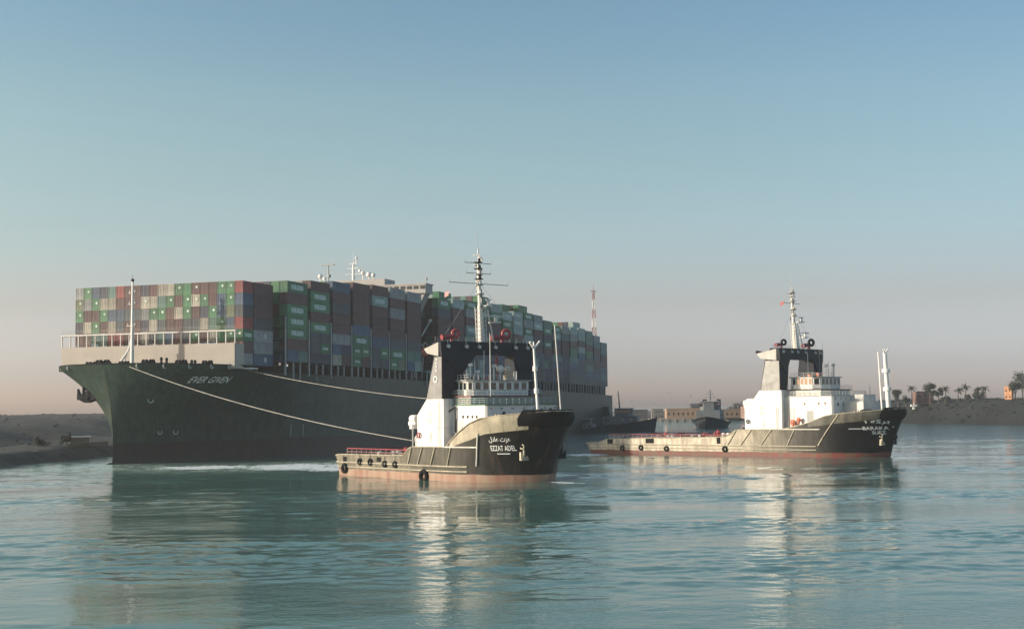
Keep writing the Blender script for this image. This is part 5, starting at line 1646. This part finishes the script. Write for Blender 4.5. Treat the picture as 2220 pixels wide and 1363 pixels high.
for i, (px, h, w, l) in enumerate([(1594, 13, 5, 'leftmost tree of the far group behind the pinkish building'), (1607, 15, 6, 'second tree of the far group behind the pinkish building'),
                                   (1621, 17, 6, 'third tree of the far group, half behind the white tug'), (1636, 18, 6, 'rightmost tree of the far group, beside the white tug'), (1580, 9, 5, 'low tree at the left end of the far group')]):
    tree(at_px(px, 1130), 1130, 2.5, h, w, 120 + i, l, 500)
building('building', 'reddish block half hidden by trees on the right bank', at_px(2008, 856), 862, 11, 9, 7.5, mat('dull_red_render', (0.17, 0.10, 0.085), 0.85), 0, 2, 3, z0=12.0)
building('house', 'small bright orange house on the right bank', at_px(2181, 806), 806, 4.2, 4, 7.2, mat('orange_render', (0.55, 0.27, 0.14), 0.8), R(-35), 2, 2, z0=14.2)
mb = MB(); mb.box(-0.6, 0.6, -0.6, 0.6, 0, 1.8); mb.box(-1.8, 1.8, -1.0, 1.0, 1.8, 3.0); mb.tube((0, 0, 3.0), (0, 0, 4.4), 0.1, 0.08, 6)
o = mb.build('beacon', M['white']); o.location = (at_px(1974, 848), 846, 9.0); tag(o, 'small white beacon box on the right bank behind the tug bow', 'beacon')

# left bank: shed, wall and bushes
sh = empty('shed', (-125 * 1.0 - 8, 412, 3.4), R(15)); tag(sh, 'small open shed with blue posts on the left embankment', 'shed')
mb = MB(); mb.box(-2.6, 2.6, -1.8, 1.8, 0, 2.4); mb.build('wall', M['pale'], sh)
mb = MB(); mb.prism([(-2.2, 2.4), (2.2, 2.6), (2.2, 2.8), (-2.2, 2.6)], 'x', -3.2, 3.2); mb.build('roof', M['grey'], sh)
for x in (-2.9, 2.9):
    mb = MB(); mb.tube((x, -2.0, 0), (x, -2.0, 2.5), 0.1, 0.1, 6); mb.build('post', M['teal'], sh)
mb = MB()
for i in range(10): mb.box(i * 3.0, i * 3.0 + 2.9, -0.25, 0.25, 0, 1.2)
wl_ = mb.build('low_wall', M['pale']); wl_.location = (-131.5, 396, 3.1); wl_.rotation_euler = (0, 0, R(85)); tag(wl_, 'low pale wall along the left embankment beside the ship bow', 'wall')
for i, (x, y, h, w, l) in enumerate([(-139, 395, 3.2, 2.2, 'dark bush beside the shed on the left bank'), (-146, 372, 2.6, 2.2, 'low bush in the middle of the left bank'), (-150, 350, 2.4, 2.4, 'low bush at the left edge of the bank'), (-136, 408, 4.2, 2.2, 'taller bush close to the ship bow')]):
    tree(x, y, 3.2, h, w, 200 + i, l, 260, 'bushes on the left bank')

# low scrub and stones scattered over both banks
def scatter(name, label, spots, m, smin, smax, sd):
    rn = random.Random(sd); mb = MB()
    for (x, y, z) in spots:
        r_ = rn.uniform(smin, smax)
        for i in range(12):
            a = rn.uniform(0, 6.28); q = Vector((x + math.cos(a) * r_ * rn.random(), y + math.sin(a) * r_ * rn.random(), z + r_ * rn.uniform(-0.2, 0.75)))
            t1_ = Vector((rn.gauss(0, 1), rn.gauss(0, 1), rn.gauss(0, 1))).normalized(); t2_ = t1_.orthogonal().normalized(); k = r_ * rn.uniform(0.25, 0.55)
            mb.add([q - t1_ * k, q + t2_ * k * 0.7, q + t1_ * k, q - t2_ * k * 0.7], [(0, 1, 2, 3)])
    o = mb.build(name, m); tag(o, label, 'scrub', kind='stuff'); return o
def on_surface(ob, n, sd, zmin):
    rn = random.Random(sd); ps = [p for p in ob.data.polygons if p.center.z > zmin and p.center.y < 1000]
    w = [min(p.area, 400) for p in ps]; out = []
    for p in rn.choices(ps, w, k=n):
        vs = [ob.data.vertices[i].co for i in p.vertices]
        a, b = rn.random(), rn.random()
        q = vs[0].lerp(vs[1], a).lerp(vs[3].lerp(vs[2], a), b); out.append((q.x, q.y, q.z))
    return out
scatter('scrub', 'low dry scrub dotted over the left hill', on_surface(bpy.data.objects['hill'], 900, 1, 3.0), M['leaf'], 0.4, 1.0, 3)
scatter('scrub', 'dark scrub covering the right embankment', on_surface(bpy.data.objects['terrain'], 2600, 2, 2.5), M['leaf'], 0.6, 1.6, 4)
scatter('stones', 'rough stones along the left waterline', [(q[0], q[1], q[2] - 0.1) for q in on_surface(bpy.data.objects['hill'], 900, 5, 0.3) if q[2] < 4.2], M['quay'], 0.3, 0.8, 6)

# ------------------------------------------------------------------ evening haze
hz = bpy.data.materials.new('evening_haze'); hz.use_nodes = True
hn = hz.node_tree; hn.nodes.clear()
ho = hn.nodes.new('ShaderNodeOutputMaterial'); hv = hn.nodes.new('ShaderNodeVolumePrincipled')
hv.inputs['Color'].default_value = (0.86, 0.88, 0.90, 1); hv.inputs['Density'].default_value = 0.00016
hv.inputs['Anisotropy'].default_value = 0.2
hn.links.new(hv.outputs[0], ho.inputs['Volume'])
mb = MB(); mb.box(-900, 900, -60, 1900, -3.0, 140.0)
o = mb.build('haze', hz); tag(o, 'thin warm evening haze over the canal', 'haze', kind='stuff')
